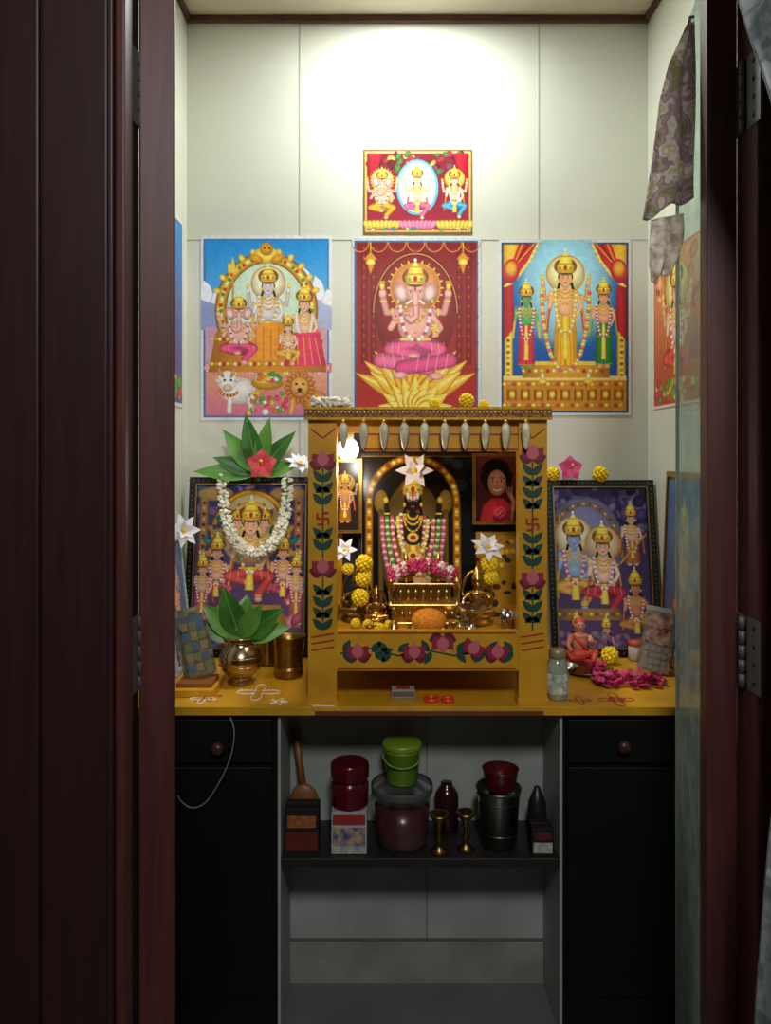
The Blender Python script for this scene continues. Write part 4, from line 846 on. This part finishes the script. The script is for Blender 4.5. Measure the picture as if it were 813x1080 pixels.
b.lathe(o,[(.0001,0),(.3*s,0),(.3*s,.06*s),(.26*s,.1*s),(.0001,.1*s)],rd,20)
E(0,0,.2,(.26,.2,.11),rd); T([(-.1,-.03,.2),(-.3,-.1,.2),(-.22,-.2,.16),(.05,-.2,.16)],[.1,.09,.06,.05],rd); T([(.1,-.03,.2),(.3,-.1,.2),(.22,-.22,.14),(.2,-.24,.06)],[.1,.09,.06,.05],rd)
E(0,0,.42,(.15,.1,.2),sk); E(0,0,.54,(.19,.1,.07),sk); T([(-.17,0,.54),(-.25,-.04,.38),(-.2,-.17,.27)],[.06,.05,.04],sk); T([(.17,0,.54),(.25,-.05,.4),(.15,-.17,.5)],[.06,.05,.04],sk)
T([(-.15,-.07,.58),(0,-.11,.42),(.12,-.1,.3)],[.03,.035,.04],rd); T([(0,0,.56),(0,0,.68)],[.05,.05],sk); E(0,-.01,.76,(.1,.105,.13),sk); E(0,.02,.82,(.11,.11,.1),rd); E(0,-.115,.74,(.02,.025,.035),sk)
for k in (-1,1): E(k*.04,-.1,.78,(.014,.01,.01),blk); E(k*.1,0,.75,(.02,.03,.04),sk)
E(0,-.1,.69,(.03,.012,.01),rd); b.done()
b=B('pink_petal_pile'); pd=mat('petal_dark','#8f1f4a',.6)
for i in range(240):
    r=math.sqrt(random.random()); a=random.random()*6.28; p=Vector((X(660,1.87)+r*.085*math.cos(a),1.865+r*.055*math.sin(a),ZT+.004+random.random()*.014*(1-r)))
    b.leaf(p,(random.uniform(-1,1),random.uniform(-1,1),random.uniform(-.05,.3)),(random.uniform(-.5,.5),random.uniform(-.5,.5),1),random.uniform(.016,.026),random.uniform(.012,.017),[mg,pnk,mg,pd][i%4],droop=-.15,nu=5)
b.done()
b=B('kumkum_box'); o=Vector((X(672,2.06),2.07,ZT)); b.lathe(o,[(.0001,.001),(.018,.001),(.020,.004),(.020,.04),(.0001,.04)],mat('box_white','#b8b0a4',.4),20); b.lathe(o,[(.0205,.04),(.021,.042),(.021,.052),(.0001,.054)],mat('orange_lid','#b8502a',.4),20); b.done()
# ================================================================ LOWER SHELF ITEMS
Ys=1.76
def xs(px): return X(px,Ys)
b=B('wooden_ladle'); lw_=mat('ladle_wood','#7d4c24',.5,noise=.2,ns=20,stretch=(1,1,.2))
p0=Vector((xs(306),1.862,Z(768,1.862))); p1=Vector((xs(317),1.825,Z(835,1.825)))
b.tube([p0,p0.lerp(p1,.5),p1],[.011,.008,.009],lw_,10); b.ell(p1+Vector((.001,0,-.022)),(.034,.014,.042),lw_,seg=16,rings=10); b.done()
def carton(name,pxa,pxb,pya,Y,dep,m,m2,m3):
    q=B(name); x0,x1=X(pxa,Y),X(pxb,Y); z1=Z(pya,Y)
    q.box((x0,Y,ZS+.0005),(x1,Y+dep,z1),m); q.box((x0+.003,Y-.0012,ZS+(z1-ZS)*.12),(x1-.003,Y,ZS+(z1-ZS)*.5),m2); q.box((x0+.006,Y-.0012,ZS+(z1-ZS)*.6),(x1-.006,Y,ZS+(z1-ZS)*.85),m3); q.box((x0,Y+dep*.45,z1),(x1,Y+dep*.55,z1+.004),m); return q.done(bevel=.0015)
cr=mat('carton_red','#5c1c14',.5,noise=.3,ns=60); ck=mat('carton_black','#181414',.5); cor=mat('carton_orange','#94562a',.5,noise=.4,ns=80); cwh=mat('carton_white','#a8a8a4',.5,noise=.3,ns=90)
carton('incense_carton',300,336,853,1.708,.05,ck,cr,cor); carton('matchstick_carton',561,584,874,1.708,.045,ck,cwh,cr)
b=B('dark_incense_cone_pack'); b.lathe((xs(570),1.80,ZS),[(.0001,.001),(.022,.001),(.024,.02),(.02,.08),(.006,.115),(.0001,.118)],mat('dark_plastic','#1c1814',.4),16); b.done()
b=B('labelled_red_jar'); o=Vector((xs(369),1.752,ZS)); rj=mat('red_translucent','#560d16',.25,trans=.2)
b.box((o.x-.039,o.y-.036,ZS+.001),(o.x+.039,o.y+.036,ZS+.095),cwh); b.box((o.x-.036,o.y-.0372,ZS+.02),(o.x+.036,o.y-.036,ZS+.06),mat('jar_blue_print','#4a5f9a',.5,noise=.4,ns=60,col2='#b89870')); b.box((o.x-.036,o.y-.0374,ZS+.066),(o.x+.036,o.y-.036,ZS+.088),mat('jar_red_print','#902828',.5))
b.lathe(o+Vector((0,0,.095)),[(.034,0),(.041,.004),(.042,.05),(.038,.055),(.036,.058),(.042,.062),(.043,.09),(.040,.097),(.0001,.098)],rj,28,flute=.02,nf=20); b.done(bevel=.003)
b=B('clear_tub_red_contents'); o=Vector((xs(424),1.775,ZS)); ct=glassmat('clear_plastic',(.9,.9,.9),(.35,.33,.33),.12,.08)
b.lathe(o,[(.0001,.001),(.05,.001),(.058,.01),(.062,.085),(.0001,.085)],rj,32); b.lathe(o,[(.052,.0008),(.060,.010),(.066,.12),(.069,.122),(.069,.13),(.060,.135),(.0001,.137)],ct,32)
b.lathe(o,[(.0695,.117),(.071,.121),(.071,.131),(.0695,.134)],mat('tub_rim','#4a5050',.3),32); b.done()
b=B('green_bucket'); o=Vector((xs(424),1.775,ZS+.1375)); gp=mat('green_plastic','#5f8418',.35)
b.lathe(o,[(.0001,.0),(.034,.0),(.036,.003),(.041,.07),(.043,.072),(.043,.078),(.0001,.078)],gp,28); b.lathe(o,[(.044,.078),(.045,.08),(.045,.09),(.040,.093),(.0001,.094)],mat('green_lid','#6c8c20',.35),28)
b.tube([o+Vector((.044*math.cos(a),-.03-.014*math.sin(a),.075-.03*math.sin(a))) for a in [math.pi*i/12 for i in range(13)]],.0018,gp,6); b.done()
def plamp(px,h,Y=1.735):
    q=B('brass_oil_lamp'); o=Vector((X(px,Y),Y,ZS)); s=h
    q.lathe(o,[(.0001,.001),(.2*s,.001),(.21*s,.03*s),(.1*s,.1*s),(.06*s,.2*s),(.1*s,.27*s),(.05*s,.36*s),(.05*s,.5*s),(.09*s,.56*s),(.06*s,.62*s),(.2*s,.78*s),(.22*s,.86*s),(.18*s,.85*s),(.06*s,.75*s),(.0001,.74*s)],dbrass,24); q.done()
plamp(463,.10,1.728); plamp(491,.098,1.74)
b=B('dark_glass_bottle'); b.lathe((xs(474),1.84,ZS),[(.0001,.001),(.026,.001),(.028,.006),(.028,.08),(.02,.095),(.014,.10),(.014,.108),(.0001,.109)],mat('brown_glass','#2a120e',.15),20); b.done()
b=B('steel_bucket'); o=Vector((xs(526),1.765,ZS)); sil2=mat('dull_steel','#85857f',.3,1,noise=.1,ns=20); b.lathe(o,[(.0001,.001),(.036,.001),(.040,.004),(.048,.12),(.052,.128),(.050,.131),(.045,.122),(.037,.01),(.0001,.008)],sil2,32)
for zz,rr in ((.03,.0425),(.10,.047)): b.lathe(o,[(rr-.001,zz),(rr+.001,zz+.002),(rr-.001,zz+.004)],sil2,32)
b.tube([o+Vector((.049*math.cos(a),-.03*math.sin(a),.118-.04*math.sin(a))) for a in [math.pi*i/16 for i in range(17)]],.0016,steel,6); b.done()
b=B('red_plastic_bowl'); o=Vector((xs(528),1.765,ZS+.118)); b.lathe(o,[(.0001,.0),(.028,.0),(.036,.02),(.040,.05),(.042,.054),(.038,.054),(.03,.03),(.0001,.012)],rj,24); b.done()
b=B('white_cable'); wc=mat('cable_white','#7d7872',.5); pts=[P(*q) for q in ((243,757,1.678),(247,772,1.672),(244,795,1.672),(234,820,1.672),(218,845,1.672),(203,852,1.672),(192,846,1.672),(187,838,1.672))]
sm=[]
for i in range(len(pts)-1):
    a=pts[max(i-1,0)];p=pts[i];q=pts[i+1];d=pts[min(i+2,len(pts)-1)]
    for j in range(6):
        t=j/6; sm.append(.5*((2*p)+(q-a)*t+(2*a-5*p+4*q-d)*t*t+(3*p-a-3*q+d)*t**3))
b.tube(sm,.0013,wc,8); b.done()
# ================================================================ CLOTH & CURTAIN
def strip(name,Lp,Rp,Y,m,nu=40,nf=4,amp=.012,rows=40):
    b=B(name); vs=[];fs=[]
    def ip(pts,t):
        f=t*(len(pts)-1); i=min(int(f),len(pts)-2); f-=i; return (pts[i][0]*(1-f)+pts[i+1][0]*f,pts[i][1]*(1-f)+pts[i+1][1]*f)
    for r in range(rows+1):
        l=ip(Lp,r/rows); q=ip(Rp,r/rows)
        for i in range(nu+1):
            u=i/nu; yy=Y+amp*(.3+.7*r/rows)*math.sin(u*nf*2*math.pi+.8*math.sin(r*.15)); 
            vs.append(P(l[0]*(1-u)+q[0]*u,l[1]*(1-u)+q[1]*u+(r/rows)*2.5*math.sin(u*9),Y)+Vector((0,yy-Y,0)))
    for r in range(rows):
        for i in range(nu): a=r*(nu+1)+i; fs.append((a,a+1,a+nu+2,a+nu+1))
    b.add(vs,fs,m); o=b.done(); s=o.modifiers.new('s','SOLIDIFY'); s.thickness=.0012; return o
def clothmat(name,cols,sc):
    m=bpy.data.materials.new(name); m.use_nodes=True; nt=m.node_tree; bs=nt.nodes['Principled BSDF']; bs.inputs['Roughness'].default_value=.9
    tc=nt.nodes.new('ShaderNodeTexCoord'); n=nt.nodes.new('ShaderNodeTexNoise'); n.inputs['Scale'].default_value=sc; n.inputs['Detail'].default_value=2; r=nt.nodes.new('ShaderNodeValToRGB')
    nt.links.new(tc.outputs['Object'],n.inputs['Vector']); nt.links.new(n.outputs['Fac'],r.inputs[0]); nt.links.new(r.outputs[0],bs.inputs['Base Color'])
    e=r.color_ramp.elements; k=len(cols); e[0].position=.36; e[0].color=(*L(cols[0]),1); e[1].position=.66; e[1].color=(*L(cols[-1]),1)
    for i in range(1,k-1): q=e.new(.36+.30*i/(k-1)); q.color=(*L(cols[i]),1)
    return m
strip('hanging_towel',[(724,26),(706,66),(696,105),(690,145),(683,190),(677,232)],[(732,22),(732.5,60),(732.5,100),(732.5,140),(732,180),(731,208)],1.295,clothmat('floral_towel',['#7d7b50','#a0948a','#8a6a72','#c8bcb4','#a39c68','#d8c8c0'],30),nf=1.6,amp=.010)
strip('lace_cloth',[(686,232),(686,245),(684,262),(683,280),(686,296)],[(720,225),(722,240),(720,255),(714,270),(706,288)],1.31,clothmat('lace_fabric',['#9a8a7c','#c9bbaa','#e0d8cc'],60),nf=2,amp=.006)
b=B('towel_hook'); b.tube([(.516,1.295,Z(18,1.295)),(.510,1.295,Z(18,1.295)),(.507,1.295,Z(28,1.295))],.003,steel,8); b.done()
def curt():
    Y=.92; rows=60; nu=60; b=B('door_curtain'); vs=[];fs=[]
    for r in range(rows+1):
        z=2.35-2.3*r/rows; py=VY+(CZ-z)*F/Y
        edge=[(-600,765),(0,779),(40,792),(90,812),(200,828),(480,838),(760,830),(870,813),(960,805),(1080,796),(1700,780)]
        for (y1,e1),(y2,e2) in zip(edge[:-1],edge[1:]):
            if y1<=py<=y2: ex=e1+(e2-e1)*(py-y1)/(y2-y1); break
        else: ex=765 if py<0 else 780
        x0=X(ex,Y); x1=X(905,Y)+.12
        for i in range(nu+1):
            u=i/nu; vs.append((x0+(x1-x0)*u,Y+.018*math.sin(u*2*math.pi*6),z))
    for r in range(rows):
        for i in range(nu): a=r*(nu+1)+i; fs.append((a,a+1,a+nu+2,a+nu+1))
    b.add(vs,fs,clothmat('curtain_fabric',['#4e5658','#747a7c','#5e6468','#8f9496'],30)); 
    b.tube([(X(780,Y)-.2,Y,2.36),(X(905,Y)+.2,Y,2.36)],.011,steel,12)
    b.done()
curt()
# ================================================================ LIGHTS
b=B('ceiling_downlight'); lx,ly=X(432,YB),1.97
b.lathe((lx,ly,ZC-.012),[(.075,.012),(.077,.002),(.070,0),(.061,.004)],mat('downlight_ring','#e8e8e8',.3),32); b.lathe((lx,ly,ZC-.008),[(.0001,0),(.061,0)],mat('downlight_lens','#ffffff',.5,emit=6),32); b.done()
def area(name,loc,rot,size,power,col):
    l=bpy.data.lights.new(name,'AREA'); l.shape='DISK'; l.size=size; l.energy=power; l.color=col
    o=bpy.data.objects.new(name,l); o.location=loc; o.rotation_euler=rot; bpy.context.scene.collection.objects.link(o); return o
area('downlight_lamp',(lx,ly,ZC-.016),(0,0,0),.12,10.5,(.95,1,.97))
area('room_lamp',(.15,-.5,2.42),(math.radians(38),0,0),.35,27,(1,.99,.97))
pl=bpy.data.lights.new('shrine_bulb_lamp','POINT'); pl.energy=1.3; pl.color=(1,.95,.85); pl.shadow_soft_size=.02
o=bpy.data.objects.new('shrine_bulb_lamp',pl); o.location=P(367,474,1.735)+Vector((.01,.03,-.045)); bpy.context.scene.collection.objects.link(o)
w=bpy.data.worlds.new('World'); bpy.context.scene.world=w; w.use_nodes=True; w.node_tree.nodes['Background'].inputs[0].default_value=(.5,.55,.6,1); w.node_tree.nodes['Background'].inputs[1].default_value=.1
# ================================================================ CAMERA
cam=bpy.data.cameras.new('camera'); co=bpy.data.objects.new('camera',cam); bpy.context.scene.collection.objects.link(co)
co.location=(0,0,CZ); co.rotation_euler=(math.radians(90),0,0); cam.sensor_width=36; cam.sensor_fit='AUTO'; cam.lens=F/1080*36; cam.clip_start=.02
cam.shift_x=(406.5-VX)/1080; cam.shift_y=-(540-VY)/1080
bpy.context.scene.camera=co
bpy.context.scene.view_settings.view_transform='Standard'
